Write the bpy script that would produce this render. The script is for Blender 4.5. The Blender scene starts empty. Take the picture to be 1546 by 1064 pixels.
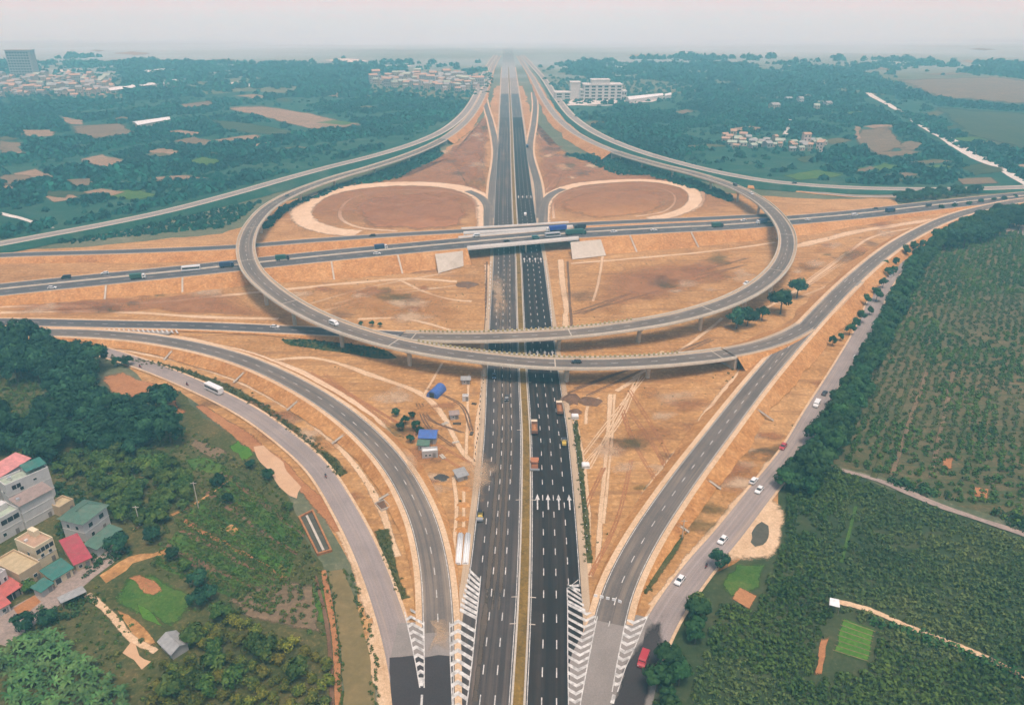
import bpy, bmesh, math, random
import numpy as np
from mathutils import Vector, Matrix
from mathutils.geometry import tessellate_polygon
R = math.radians
random.seed(7)
RNG = np.random.default_rng(11)
SC = bpy.context.scene
COL = SC.collection

# ------------------------------------------------------------------ camera
CAM_H, FPX, CX, CY = 150.0, 1150.0, 773.0, 532.0
TH = math.atan(532.0 / FPX)
cam_d = bpy.data.cameras.new('camera'); cam = bpy.data.objects.new('camera', cam_d); COL.objects.link(cam)
cam.location = (0, 0, CAM_H); cam.rotation_euler = (math.pi / 2 - TH, 0, 0)
cam_d.sensor_width = 36.0; cam_d.lens = 36.0 * FPX / 1546.0
cam_d.clip_start = 1.0; cam_d.clip_end = 60000.0
SC.camera = cam
# ------------------------------------------------------------------ world, sun, exposure
SUN_EL, SUN_AZ = R(73), R(160)          # azimuth clockwise from +Y
w = bpy.data.worlds.new('World'); SC.world = w; w.use_nodes = True
nt = w.node_tree; bg = nt.nodes['Background']
sky = nt.nodes.new('ShaderNodeTexSky'); sky.sky_type = 'NISHITA'; sky.sun_disc = False
sky.sun_elevation = SUN_EL; sky.sun_rotation = SUN_AZ
sky.dust_density = 6.0; sky.air_density = 0.8; sky.ozone_density = 1.0
nt.links.new(sky.outputs[0], bg.inputs[0]); bg.inputs[1].default_value = 0.13
sl = bpy.data.lights.new('sun', 'SUN'); sun = bpy.data.objects.new('sun', sl); COL.objects.link(sun)
sl.energy = 1.5; sl.angle = R(12); sl.color = (1.0, 0.94, 0.85)
sdir = Vector((math.sin(SUN_AZ) * math.cos(SUN_EL), math.cos(SUN_AZ) * math.cos(SUN_EL), math.sin(SUN_EL)))
sun.rotation_euler = (-sdir).to_track_quat('-Z', 'Y').to_euler(); sun.location = (0, 0, 400)
SC.view_settings.view_transform = 'Standard'; SC.view_settings.look = 'None'
SC.view_settings.exposure = 0.26; SC.view_settings.gamma = 1.0; SC.view_settings.use_curve_mapping = False
SC.cycles.volume_bounces = 6; SC.cycles.max_bounces = 6; SC.cycles.use_denoising = True
SC.cycles.transparent_max_bounces = 10

# ------------------------------------------------------------------ calibration: photo pixel -> point of the place at height z
def P(x, y, z=0.0):
    u = (x - CX) / FPX; v = (max(y, 6) - CY) / FPX
    t = (CAM_H - z) / (math.sin(TH) + v * math.cos(TH))
    return Vector((u * t, (math.cos(TH) - v * math.sin(TH)) * t, z))
def PP(pts, z=0.0): return [P(p[0], p[1], p[2] if len(p) > 2 else z) for p in pts]

# ------------------------------------------------------------------ objects and tags
def link(name, me, parent=None):
    o = bpy.data.objects.new(name, me); COL.objects.link(o)
    if parent is not None: o.parent = parent
    return o
def tag(o, label=None, cat=None, group=None, kind=None):
    if label: o['label'] = label
    if cat: o['category'] = cat
    if group: o['group'] = group
    if kind: o['kind'] = kind
    return o
def thing(name, label, cat, loc=(0, 0, 0), rz=0.0, group=None):
    o = link(name, None); o.location = loc; o.rotation_euler = (0, 0, rz); o.empty_display_size = 0.5
    return tag(o, label, cat, group)
def copy_tree(o, parent=None):
    c = o.copy(); COL.objects.link(c)
    if parent is not None: c.parent = parent
    for ch in o.children: copy_tree(ch, c)
    return c
def mesh_np(name, V, F, mat, parent=None, smooth=False):
    V = np.asarray(V, dtype=np.float32); F = np.asarray(F, dtype=np.int32); k = F.shape[1]
    me = bpy.data.meshes.new(name)
    me.vertices.add(len(V)); me.vertices.foreach_set('co', V.ravel())
    me.loops.add(F.size); me.loops.foreach_set('vertex_index', F.ravel())
    me.polygons.add(len(F)); me.polygons.foreach_set('loop_start', np.arange(0, F.size, k, dtype=np.int32))
    try: me.polygons.foreach_set('loop_total', np.full(len(F), k, dtype=np.int32))
    except Exception: pass
    me.update(calc_edges=True)
    if smooth: me.polygons.foreach_set('use_smooth', np.ones(len(F), dtype=bool))
    me.materials.append(mat)
    return link(name, me, parent) if parent is not False else me
class MB:
    def __init__(s): s.v = []; s.f = []; s.uv = None
    def quad(s, a, b, c, d):
        n = len(s.v); s.v += [tuple(a), tuple(b), tuple(c), tuple(d)]; s.f.append((n, n + 1, n + 2, n + 3))
    def box(s, x0, x1, y0, y1, z0, z1, tx=0.0, ty=0.0):
        n = len(s.v)
        s.v += [(x0, y0, z0), (x1, y0, z0), (x1, y1, z0), (x0, y1, z0),
                (x0 + tx, y0 + ty, z1), (x1 - tx, y0 + ty, z1), (x1 - tx, y1 - ty, z1), (x0 + tx, y1 - ty, z1)]
        s.f += [(n, n + 3, n + 2, n + 1), (n + 4, n + 5, n + 6, n + 7), (n, n + 1, n + 5, n + 4), (n + 1, n + 2, n + 6, n + 5),
                (n + 2, n + 3, n + 7, n + 6), (n + 3, n, n + 4, n + 7)]
        return s
    def obox(s, c, ax, hx, hy, z0, z1):           # box on an axis direction ax in plan
        ax = Vector((ax[0], ax[1])).normalized(); pr = Vector((-ax.y, ax.x)); n = len(s.v)
        for z in (z0, z1):
            for sx, sy in ((-1, -1), (1, -1), (1, 1), (-1, 1)):
                q = Vector((c[0], c[1])) + ax * hx * sx + pr * hy * sy; s.v.append((q.x, q.y, z))
        s.f += [(n, n + 3, n + 2, n + 1), (n + 4, n + 5, n + 6, n + 7), (n, n + 1, n + 5, n + 4), (n + 1, n + 2, n + 6, n + 5),
                (n + 2, n + 3, n + 7, n + 6), (n + 3, n, n + 4, n + 7)]
        return s
    def cyl(s, p0, p1, r0, r1=None, n=10, caps=True):
        r1 = r0 if r1 is None else r1; p0 = Vector(p0); p1 = Vector(p1); d = (p1 - p0).normalized()
        a = d.orthogonal().normalized(); b = d.cross(a); k = len(s.v)
        for p, r in ((p0, r0), (p1, r1)):
            for i in range(n):
                t = 2 * math.pi * i / n; s.v.append(tuple(p + a * math.cos(t) * r + b * math.sin(t) * r))
        for i in range(n): s.f.append((k + i, k + (i + 1) % n, k + n + (i + 1) % n, k + n + i))
        if caps: s.f += [tuple(k + i for i in reversed(range(n))), tuple(k + n + i for i in range(n))]
        return s
    def prism(s, prof, y0, y1):                   # side profile (x,z) pulled along y
        n = len(s.v); m = len(prof)
        for y in (y0, y1): s.v += [(p[0], y, p[1]) for p in prof]
        for i in range(m): s.f.append((n + i, n + (i + 1) % m, n + m + (i + 1) % m, n + m + i))
        s.f += [tuple(n + i for i in reversed(range(m))), tuple(n + m + i for i in range(m))]
        return s
    def mesh(s, name, mat, smooth=False):
        me = bpy.data.meshes.new(name); me.from_pydata(s.v, [], s.f); me.update()
        bm = bmesh.new(); bm.from_mesh(me); bmesh.ops.recalc_face_normals(bm, faces=bm.faces); bm.to_mesh(me); bm.free()
        if smooth:
            for p in me.polygons: p.use_smooth = True
        me.materials.append(mat); return me
    def build(s, name, mat, parent=None, smooth=False): return link(name, s.mesh(name, mat, smooth), parent)

# ------------------------------------------------------------------ materials
MATS = {}
def nodes(name, rough=0.85, spec=0.3):
    m = bpy.data.materials.new(name); m.use_nodes = True; t = m.node_tree; b = t.nodes['Principled BSDF']
    b.inputs['Roughness'].default_value = rough; b.inputs['Specular IOR Level'].default_value = spec
    return m, t, b
def flat(name, c, rough=0.6, var=0.12, scale=1.5, metal=0.0, spec=0.4):
    if name in MATS: return MATS[name]
    m, t, b = nodes(name, rough, spec)
    geo = t.nodes.new('ShaderNodeTexCoord'); n = t.nodes.new('ShaderNodeTexNoise'); n.inputs['Scale'].default_value = scale; n.inputs['Detail'].default_value = 5
    t.links.new(geo.outputs['Object'], n.inputs['Vector'])
    r = t.nodes.new('ShaderNodeValToRGB'); r.color_ramp.elements[0].position = .3; r.color_ramp.elements[1].position = .72
    r.color_ramp.elements[0].color = (*[x * (1 - var) for x in c], 1); r.color_ramp.elements[1].color = (*[min(1, x * (1 + var)) for x in c], 1)
    t.links.new(n.outputs[0], r.inputs[0]); t.links.new(r.outputs[0], b.inputs['Base Color']); b.inputs['Metallic'].default_value = metal
    MATS[name] = m; return m
def noise(t, vec, scale, detail=6, rough=.6, dist=0.0):
    n = t.nodes.new('ShaderNodeTexNoise'); n.inputs['Scale'].default_value = scale; n.inputs['Detail'].default_value = detail
    n.inputs['Roughness'].default_value = rough; n.inputs['Distortion'].default_value = dist
    t.links.new(vec, n.inputs['Vector']); return n.outputs[0]
def ramp(t, fac, stops, interp='LINEAR'):
    r = t.nodes.new('ShaderNodeValToRGB'); cr = r.color_ramp; cr.interpolation = interp
    while len(cr.elements) > len(stops): cr.elements.remove(cr.elements[-1])
    while len(cr.elements) < len(stops): cr.elements.new(.5)
    for e, (p, c) in zip(cr.elements, stops):
        e.position = p; e.color = (*c, 1) if not isinstance(c, (int, float)) else (c, c, c, 1)
    t.links.new(fac, r.inputs[0]); return r.outputs[0]
def mix(t, fac, a, b, mode='MIX'):
    n = t.nodes.new('ShaderNodeMix'); n.data_type = 'RGBA'; n.blend_type = mode; n.clamp_factor = True
    for s, v in ((n.inputs[0], fac), (n.inputs[6], a), (n.inputs[7], b)):
        if isinstance(v, (int, float)): s.default_value = v
        elif isinstance(v, tuple): s.default_value = (*v, 1)
        else: t.links.new(v, s)
    return n.outputs[2]
def pos(t, sx=1, sy=1, rot=0):
    g = t.nodes.new('ShaderNodeNewGeometry'); mp = t.nodes.new('ShaderNodeMapping')
    mp.inputs['Scale'].default_value = (sx, sy, 1); mp.inputs['Rotation'].default_value = (0, 0, rot)
    t.links.new(g.outputs['Position'], mp.inputs['Vector']); return mp.outputs[0]
def bump(t, b, h, dist, strength=.6):
    n = t.nodes.new('ShaderNodeBump'); n.inputs['Distance'].default_value = dist; n.inputs['Strength'].default_value = strength
    t.links.new(h, n.inputs['Height']); t.links.new(n.outputs[0], b.inputs['Normal'])
def ground_mat(name, c0, c1, c2, s_big=.02, s_mid=.12, s_fine=1.2, streak=None, rough=.95, fine=.35, b_dist=.5, far=None):
    """bare or grown ground: three real colours in patches, finer mottling, optional streaks"""
    m, t, b = nodes(name, rough, .15); p = pos(t)
    a = ramp(t, noise(t, p, s_big, 7, .62, .6), [(.36, c0), (.5, c1), (.64, c2)])
    md = noise(t, p, s_mid, 8, .65, .8)
    a = mix(t, .55, a, ramp(t, md, [(.34, c0), (.5, c1), (.66, c2)]))
    f = noise(t, p, s_fine, 6, .7)
    a = mix(t, fine, a, ramp(t, f, [(.33, tuple(x * .45 for x in c0)), (.55, c1), (.7, tuple(min(1, x * 1.35) for x in c2))]))
    if far:  # base colour shifts with distance to imitate haze
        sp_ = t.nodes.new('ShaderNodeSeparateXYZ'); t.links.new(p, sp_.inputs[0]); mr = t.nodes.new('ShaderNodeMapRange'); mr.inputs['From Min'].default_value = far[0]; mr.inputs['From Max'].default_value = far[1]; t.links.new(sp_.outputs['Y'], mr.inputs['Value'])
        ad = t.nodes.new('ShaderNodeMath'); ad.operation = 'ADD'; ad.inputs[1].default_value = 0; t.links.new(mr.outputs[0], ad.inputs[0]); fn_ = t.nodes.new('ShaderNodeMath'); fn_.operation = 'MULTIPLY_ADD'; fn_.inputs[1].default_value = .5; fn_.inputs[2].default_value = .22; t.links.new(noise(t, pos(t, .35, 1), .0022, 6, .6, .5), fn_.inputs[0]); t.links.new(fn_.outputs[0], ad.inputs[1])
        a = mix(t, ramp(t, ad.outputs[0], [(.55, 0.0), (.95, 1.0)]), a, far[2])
    if streak:
        rot, sa, sb, col, amt = streak
        st = noise(t, pos(t, sa, sb, rot), 1.0, 5, .6, .3)
        a = mix(t, ramp(t, st, [(.5, 0.0), (.66, amt)]), a, col)
    t.links.new(a, b.inputs['Base Color']); bump(t, b, mix(t, .5, md, f), b_dist)
    MATS[name] = m; return m
def road_mat(name, c, dust, amt, rough=.85):
    """asphalt: UV.x = metres across, UV.y = metres along; wheel tracks, patches, soil dust"""
    m, t, b = nodes(name, rough, .12); uv = t.nodes.new('ShaderNodeUVMap').outputs[0]
    def mp(sx, sy):
        q = t.nodes.new('ShaderNodeMapping'); q.inputs['Scale'].default_value = (sx, sy, 1); t.links.new(uv, q.inputs['Vector']); return q.outputs[0]
    a = ramp(t, noise(t, mp(.9, .012), 1.0, 5, .6), [(.35, tuple(x * .72 for x in c)), (.65, tuple(x * 1.35 for x in c))])
    a = mix(t, .45, a, ramp(t, noise(t, mp(1.6, .004), 1.0, 4, .6), [(.4, tuple(x * .6 for x in c)), (.52, c), (.68, tuple(x * 2.2 for x in c))]))
    p = pos(t)
    a = mix(t, .5, a, ramp(t, noise(t, p, .06, 8, .65, .5), [(.35, tuple(x * .7 for x in c)), (.65, tuple(x * 1.4 for x in c))]))
    a = mix(t, .3, a, ramp(t, noise(t, p, 2.2, 6, .7), [(.3, tuple(x * .5 for x in c)), (.7, tuple(x * 1.6 for x in c))]))
    d1 = ramp(t, noise(t, mp(.5, .008), 1.0, 6, .65, .4), [(.46, 0.0), (.68, amt)])
    d2 = ramp(t, noise(t, p, .025, 7, .65, .8), [(.42, 0.25), (.62, 1.0)])
    k = t.nodes.new('ShaderNodeMath'); k.operation = 'MULTIPLY'; t.links.new(d1, k.inputs[0]); t.links.new(d2, k.inputs[1])
    a = mix(t, k.outputs[0], a, dust)
    t.links.new(a, b.inputs['Base Color']); MATS[name] = m; return m
def leaf_mat(name, dark, mid, light, scale=.15, rough=.75):
    m, t, b = nodes(name, rough, .2); g = t.nodes.new('ShaderNodeNewGeometry'); oi = t.nodes.new('ShaderNodeObjectInfo')
    a = ramp(t, g.outputs['Random Per Island'], [(0, dark), (.5, mid), (1, light)])
    n = noise(t, g.outputs['Position'], scale, 4, .6)
    a = mix(t, .5, a, ramp(t, n, [(.35, dark), (.5, mid), (.65, light)]))
    hs = t.nodes.new('ShaderNodeHueSaturation'); t.links.new(a, hs.inputs['Color'])
    v = t.nodes.new('ShaderNodeMapRange'); v.inputs['To Min'].default_value = .75; v.inputs['To Max'].default_value = 1.3
    t.links.new(oi.outputs['Random'], v.inputs['Value']); t.links.new(v.outputs[0], hs.inputs['Value'])
    h = t.nodes.new('ShaderNodeMapRange'); h.inputs['To Min'].default_value = .485; h.inputs['To Max'].default_value = .515
    t.links.new(oi.outputs['Random'], h.inputs['Value']); t.links.new(h.outputs[0], hs.inputs['Hue'])
    t.links.new(hs.outputs[0], b.inputs['Base Color']); MATS[name] = m; return m

def soften(m, scale=.35, amt=.55, top=1.0, lo=.15, hi=.62):
    """worn edge: the sheet thins out towards its rim (mesh attribute 'rim': 0 at the edge, 1 inside), broken by noise"""
    key = m.name + '_worn_%g_%g' % (scale, top)
    if key in MATS: return MATS[key]
    q = m.copy(); q.name = key; t = q.node_tree; b = t.nodes['Principled BSDF']; out = t.nodes['Material Output']
    at = t.nodes.new('ShaderNodeAttribute'); at.attribute_name = 'rim'; g = t.nodes.new('ShaderNodeNewGeometry')
    n = noise(t, g.outputs['Position'], scale, 7, .65, .6); ad = t.nodes.new('ShaderNodeMath'); ad.operation = 'MULTIPLY_ADD'; ad.inputs[1].default_value = 2.4 * amt; t.links.new(n, ad.inputs[0])
    s2 = t.nodes.new('ShaderNodeMath'); s2.operation = 'SUBTRACT'; s2.inputs[1].default_value = 1.2 * amt; t.links.new(at.outputs['Fac'], s2.inputs[0]); t.links.new(s2.outputs[0], ad.inputs[2])
    k = ramp(t, ad.outputs[0], [(lo, 0.0), (hi, top)]); tr = t.nodes.new('ShaderNodeBsdfTransparent'); mx = t.nodes.new('ShaderNodeMixShader')
    t.links.new(k, mx.inputs[0]); t.links.new(tr.outputs[0], mx.inputs[1]); t.links.new(b.outputs[0], mx.inputs[2]); t.links.new(mx.outputs[0], out.inputs['Surface']); MATS[key] = q; return q
SOIL = ground_mat('soil_orange', (.23, .108, .034), (.46, .240, .084), (.63, .395, .185), .012, .075, .6, (R(35), .03, .3, (.27, .135, .055), .75), fine=.45, b_dist=.9)
SLOPE = ground_mat('soil_slope', (.30, .118, .036), (.49, .235, .076), (.62, .37, .165), .03, .18, .8, None, fine=.45, b_dist=.8)
TRACK = ground_mat('pale_dirt', (.48, .30, .16), (.62, .43, .26), (.72, .54, .36), .05, .3, 1.5)
LOOPDIRT = ground_mat('loop_dirt', (.55, .36, .21), (.66, .47, .30), (.74, .56, .40), .05, .2, 1.0)
REDSOIL = ground_mat('red_soil', (.26, .105, .042), (.38, .165, .068), (.48, .245, .11), .05, .25, 1.5)
DARKSOIL = ground_mat('dark_soil', (.10, .055, .035), (.17, .095, .055), (.24, .14, .08), .08, .3, 1.5)
BASE = ground_mat('farm_ground_haze_tint', (.06, .085, .04), (.12, .13, .07), (.26, .23, .16), .006, .03, .4, None, far=(1250, 5600, (.44, .53, .61)))  # paler and bluer with distance: haze fade put into the ground colour
WOODFLOOR = ground_mat('wood_floor', (.004, .038, .028), (.015, .08, .05), (.10, .13, .09), .009, .045, .5, (R(-14), .006, .05, (.02, .07, .05), .7))
CROPFLOOR = ground_mat('crop_floor', (.022, .045, .018), (.045, .068, .026), (.10, .095, .042), .02, .12, .8)
ORCHFLOOR = ground_mat('orchard_floor', (.055, .07, .026), (.12, .102, .046), (.22, .145, .075), .016, .1, .8, (R(20), .02, .6, (.05, .08, .03), .8))
BROWNFIELD = ground_mat('brown_field', (.12, .085, .05), (.19, .13, .075), (.28, .19, .11), .03, .15, .9, (R(20), .02, .5, (.09, .08, .04), .6))
FARFIELD = ground_mat('far_field', (.22, .14, .085), (.30, .19, .115), (.36, .25, .17), .01, .04, .2, (R(-15), .004, .08, (.14, .13, .06), .5))
PALEFIELD = ground_mat('pale_field', (.50, .46, .40), (.60, .56, .50), (.68, .64, .60), .02, .08, .4)
GRASSY = ground_mat('garden_green', (.03, .085, .013), (.06, .13, .02), (.14, .17, .04), .05, .3, 1.6)
LAWN = ground_mat('bright_lawn', (.045, .13, .014), (.075, .18, .02), (.13, .23, .035), .05, .3, 1.6)
WEEDS = ground_mat('weedy_ground', (.03, .055, .012), (.08, .085, .026), (.20, .135, .058), .05, .22, 1.1, fine=.5)
LANE = ground_mat('lane_paving', (.24, .19, .16), (.32, .25, .21), (.40, .31, .25), .08, .3, 1.5)
CONC = ground_mat('concrete', (.40, .35, .28), (.50, .44, .36), (.58, .52, .44), .05, .3, 1.5, None, .8, .25, .1)
PALEC = ground_mat('pale_parapet_concrete', (.52, .50, .46), (.60, .58, .54), (.66, .64, .60), .08, .4, 2, None, .8, .2, .05)
DECKC = ground_mat('deck_concrete', (.40, .34, .26), (.50, .435, .345), (.58, .52, .42), .08, .4, 2, None, .8, .25, .05)
WATERMUD = ground_mat('muddy_water', (.50, .30, .17), (.56, .35, .20), (.60, .39, .24), .03, .1, .5, None, .12, .1, .02)
CANALW = ground_mat('canal_water', (.14, .11, .045), (.19, .145, .06), (.25, .18, .08), .04, .15, .6, None, .25, .2, .02)
POOLD = ground_mat('pond_water', (.06, .055, .04), (.09, .085, .06), (.15, .13, .09), .05, .2, .8, None, .15, .2, .02)
ASPH = road_mat('asphalt_main', (.024, .0195, .0185), (.17, .12, .085), .34)
ASPH_L = road_mat('asphalt_dusty', (.062, .053, .050), (.24, .18, .135), .7)
ASPH_H = road_mat('asphalt_highway', (.085, .080, .082), (.32, .25, .19), .45)
ASPH_G = road_mat('asphalt_ramp', (.135, .115, .100), (.42, .32, .22), .6)
ASPH_S = road_mat('asphalt_service', (.27, .225, .205), (.42, .31, .22), .55)
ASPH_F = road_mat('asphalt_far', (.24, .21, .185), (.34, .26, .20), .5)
HAZEROAD = road_mat('haze_pale_road', (.27, .275, .275), (.36, .33, .30), .4)  # pale road colour imitating haze over the far main road
ASPH_N = road_mat('asphalt_new', (.050, .041, .040), (.26, .18, .13), .5)
DUSTA = road_mat('dust_film', (.11, .085, .065), (.20, .15, .11), .5)
DUSTY = road_mat('dusty_shoulder', (.40, .30, .20), (.55, .40, .26), .6)
PAINT = flat('road_paint', (.52, .50, .46), .8, .4, .9)
YPAINT = flat('worn_yellow_paint', (.42, .34, .15), .7, .25, .9)
# ------------------------------------------------------------------ paths and ribbons
def catmull(pts, step=4.0, closed=False):
    q = [Vector(p) for p in pts]
    q = ([q[-1]] + q + q[:2]) if closed else ([q[0] * 2 - q[1]] + q + [q[-1] * 2 - q[-2]])
    out = []
    for i in range(1, len(q) - 2):
        p0, p1, p2, p3 = q[i - 1:i + 3]
        t0 = 0; t1 = t0 + max(1e-3, (p1 - p0).length) ** .5; t2 = t1 + max(1e-3, (p2 - p1).length) ** .5; t3 = t2 + max(1e-3, (p3 - p2).length) ** .5
        for k in range(24):
            t = t1 + (t2 - t1) * k / 24
            a1 = p0 * ((t1 - t) / (t1 - t0)) + p1 * ((t - t0) / (t1 - t0)); a2 = p1 * ((t2 - t) / (t2 - t1)) + p2 * ((t - t1) / (t2 - t1))
            a3 = p2 * ((t3 - t) / (t3 - t2)) + p3 * ((t - t2) / (t3 - t2))
            b1 = a1 * ((t2 - t) / (t2 - t0)) + a2 * ((t - t0) / (t2 - t0)); b2 = a2 * ((t3 - t) / (t3 - t1)) + a3 * ((t - t1) / (t3 - t1))
            out.append(b1 * ((t2 - t) / (t2 - t1)) + b2 * ((t - t1) / (t2 - t1)))
    out.append(q[-2])
    A = np.array([tuple(p) for p in out]); d = np.r_[0, np.cumsum(np.linalg.norm(np.diff(A[:, :2], axis=0), axis=1))]
    n = max(2, int(d[-1] / step) + 1); s = np.linspace(0, d[-1], n)
    return np.stack([np.interp(s, d, A[:, k]) for k in range(3)], 1)
class Path:
    def __init__(s, px, step=4.0, raw=False, closed=False):
        s.p = catmull(px if raw else PP(px), step, closed); s.frame()
    def frame(s):
        p = s.p; t = np.gradient(p[:, :2], axis=0); t /= np.linalg.norm(t, axis=1)[:, None] + 1e-9
        s.t = t; s.n = np.stack([-t[:, 1], t[:, 0]], 1)            # n: to the left of travel
        s.s = np.r_[0, np.cumsum(np.linalg.norm(np.diff(p[:, :2], axis=0), axis=1))]; s.L = s.s[-1]
    def sub(s, i0, i1):
        q = Path.__new__(Path); q.p = s.p[i0:i1 + 1].copy(); q.t = s.t[i0:i1 + 1]; q.n = s.n[i0:i1 + 1]; q.s = s.s[i0:i1 + 1]; q.L = q.s[-1]; return q
    def near(s, x, y):
        z = float(s.p[len(s.p) // 2, 2])
        for _ in range(6):
            w_ = P(x, y, z); i = int(np.argmin((s.p[:, 0] - w_.x) ** 2 + (s.p[:, 1] - w_.y) ** 2)); z = float(s.p[i, 2])
        return P(x, y, z), i
    def at(s, d, o=0.0, dz=0.0):
        x = [np.interp(d, s.s, s.p[:, k]) for k in range(3)]; nx = np.interp(d, s.s, s.n[:, 0]); ny = np.interp(d, s.s, s.n[:, 1])
        return Vector((x[0] + nx * o, x[1] + ny * o, x[2] + dz))
    def tan(s, d): return Vector((np.interp(d, s.s, s.t[:, 0]), np.interp(d, s.s, s.t[:, 1]), 0)).normalized()
def col(path, o, dz=0.0, absz=None):
    o = np.broadcast_to(np.asarray(o, float), (len(path.p),))
    z = path.p[:, 2] + dz if absz is None else np.broadcast_to(np.asarray(absz, float), (len(path.p),))
    return np.stack([path.p[:, 0] + path.n[:, 0] * o, path.p[:, 1] + path.n[:, 1] * o, z], 1)
def strip(name, cols, path, mat, parent=None, us=None, close=False, smooth=False):
    """columns of points along a path, joined into one sheet with metre UVs"""
    k = len(cols); n = len(path.p); V = np.stack(cols, 1).reshape(-1, 3); F = []
    i = np.arange(n - 1)[:, None]; js = range(k if close else k - 1)
    F = np.concatenate([np.stack([i[:, 0] * k + (j + 1) % k, i[:, 0] * k + j, (i[:, 0] + 1) * k + j, (i[:, 0] + 1) * k + (j + 1) % k], 1) for j in js])
    o = mesh_np(name, V, F, mat, parent, smooth); me = o.data
    if us is not None:
        U = np.stack([np.stack([np.broadcast_to(np.asarray(u, float), (n,)), path.s], 1) for u in us], 1).reshape(-1, 2)
        uv = me.uv_layers.new(name='UVMap'); uv.data.foreach_set('uv', U[F.ravel()].astype(np.float32).ravel())
    return o
def ribbon(name, path, o0, o1, dz, mat, parent=None, nsub=1):
    f = [np.asarray(o0, float) + (np.asarray(o1, float) - np.asarray(o0, float)) * k / nsub for k in range(nsub + 1)]
    return strip(name, [col(path, o, dz) for o in f], path, mat, parent, us=f)
def skirt(path, half, side, mat, parent, slope=1.6, drop=0.0, wob=.5, name='embankment', ground=0.0):
    z = path.p[:, 2]; w_ = np.maximum(z - ground, .02) * slope; r = np.convolve(RNG.normal(0, 1, len(z) + 8), np.ones(9) / 9, 'valid')[:len(z)]
    cs = [col(path, side * (half + w_ * f * (1 + wob * r * f)), absz=z * (1 - f) + (ground - .05) * f - drop) for f in (0, .33, .66, 1.0)]
    o = strip(name, cs if side < 0 else cs[::-1], path, mat, parent, smooth=True); return o
def dashes(mb, path, off, ln, gap, wd, dz, s0=None, s1=None):
    d = path.s[0] if s0 is None else s0; e = path.L if s1 is None else s1
    while d + ln < e:
        a, b = d, d + ln
        mb.quad(path.at(a, off - wd / 2, dz), path.at(b, off - wd / 2, dz), path.at(b, off + wd / 2, dz), path.at(a, off + wd / 2, dz)); d += ln + gap
def line(mb, path, off, wd, dz, s0=None, s1=None, step=5.0):
    a = path.s[0] if s0 is None else s0; e = path.L if s1 is None else s1; n = max(1, int((e - a) / step)); h = (e - a) / n
    for k in range(n):
        q, r = a + k * h, a + (k + 1) * h
        mb.quad(path.at(q, off - wd / 2, dz), path.at(r, off - wd / 2, dz), path.at(r, off + wd / 2, dz), path.at(q, off + wd / 2, dz))
def jitter(pts, amp, seg, closed=True):
    out = []; n = len(pts); rg = np.random.default_rng(int(abs(pts[0][0] * 13 + pts[0][1] * 7)) % 99991)
    for i in range(n if closed else n - 1):
        a, b = pts[i], pts[(i + 1) % n]; d = (b - a).length; k = min(60, max(1, int(d / seg))); nr = Vector((-(b - a).y, (b - a).x, 0)).normalized()
        w_ = 0
        for j in range(k):
            w_ = .6 * w_ + rg.normal(0, amp) if j else 0
            out.append(a + (b - a) * (j / k) + nr * w_)
    return out
LAYER = [0.0]
def layer():
    LAYER[0] += .0009; return .03 + LAYER[0]
RZ = .42                                           # roads lie above every ground sheet
def sheet(name, px, z, mat, amp=1.0, seg=6.0, kind='structure', world=None):
    if z < .29: z = layer()
    pts = jitter(world or PP(px, z), amp, seg); tri = tessellate_polygon([[Vector((p.x, p.y, 0)) for p in pts]])
    V = [(p.x, p.y, z) for p in pts]; F = []
    for t in tri:
        a, b, c = (pts[i] for i in t); F.append(t if (b - a).xy.cross((c - a).xy) > 0 else (t[0], t[2], t[1]))
    o = mesh_np(name, V, F, mat); return tag(o, kind=kind)

def rim(o, vals):
    at = o.data.attributes.new('rim', 'FLOAT', 'POINT'); at.data.foreach_set('value', np.asarray(vals, dtype=np.float32)); return o
def worn(name, px, mat, amp=2.0, seg=6.0, inset=.4, scale=.35, z=None, world=None, amt=.55, top=1.0, lo=.15, hi=.62):
    """a patch of ground whose rim thins out raggedly"""
    pts = jitter(world or PP(px), amp, seg); z = layer() if z is None else z; c = sum(pts, Vector()) / len(pts); n = len(pts)
    V = [(p.x, p.y, z) for p in pts] + [tuple((p * (1 - inset) + c * inset).xy) + (z,) for p in pts] + [(c.x, c.y, z)]
    F = [(i, (i + 1) % n, n + (i + 1) % n, n + i) for i in range(n)]; T = [(n + i, n + (i + 1) % n, 2 * n) for i in range(n)]
    me = bpy.data.meshes.new(name); me.from_pydata(V, [], F + T); bm = bmesh.new(); bm.from_mesh(me); bmesh.ops.recalc_face_normals(bm, faces=bm.faces); bm.to_mesh(me); bm.free()
    if me.polygons[0].normal.z < 0: me.flip_normals()
    me.materials.append(soften(mat, scale, amt, top, lo, hi)); o = link(name, me); rim(o, [0] * n + [1] * (n + 1)); return tag(o, kind='structure')
# ------------------------------------------------------------------ the ground and its surfaces
G = 55000.0
gx = np.r_[-G, -6000, -3000, np.linspace(-1500, 1500, 25), 3000, 6000, G]; gy = np.r_[-900, np.linspace(-300, 3000, 34), 4500, 7000, 11000, 20000, G]
gV = np.array([(x, y, 0.0) for y in gy for x in gx]); nx_ = len(gx)
gF = [(j * nx_ + i, j * nx_ + i + 1, (j + 1) * nx_ + i + 1, (j + 1) * nx_ + i) for j in range(len(gy) - 1) for i in range(nx_ - 1)]
tag(mesh_np('ground', gV, gF, BASE), kind='structure')
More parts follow.
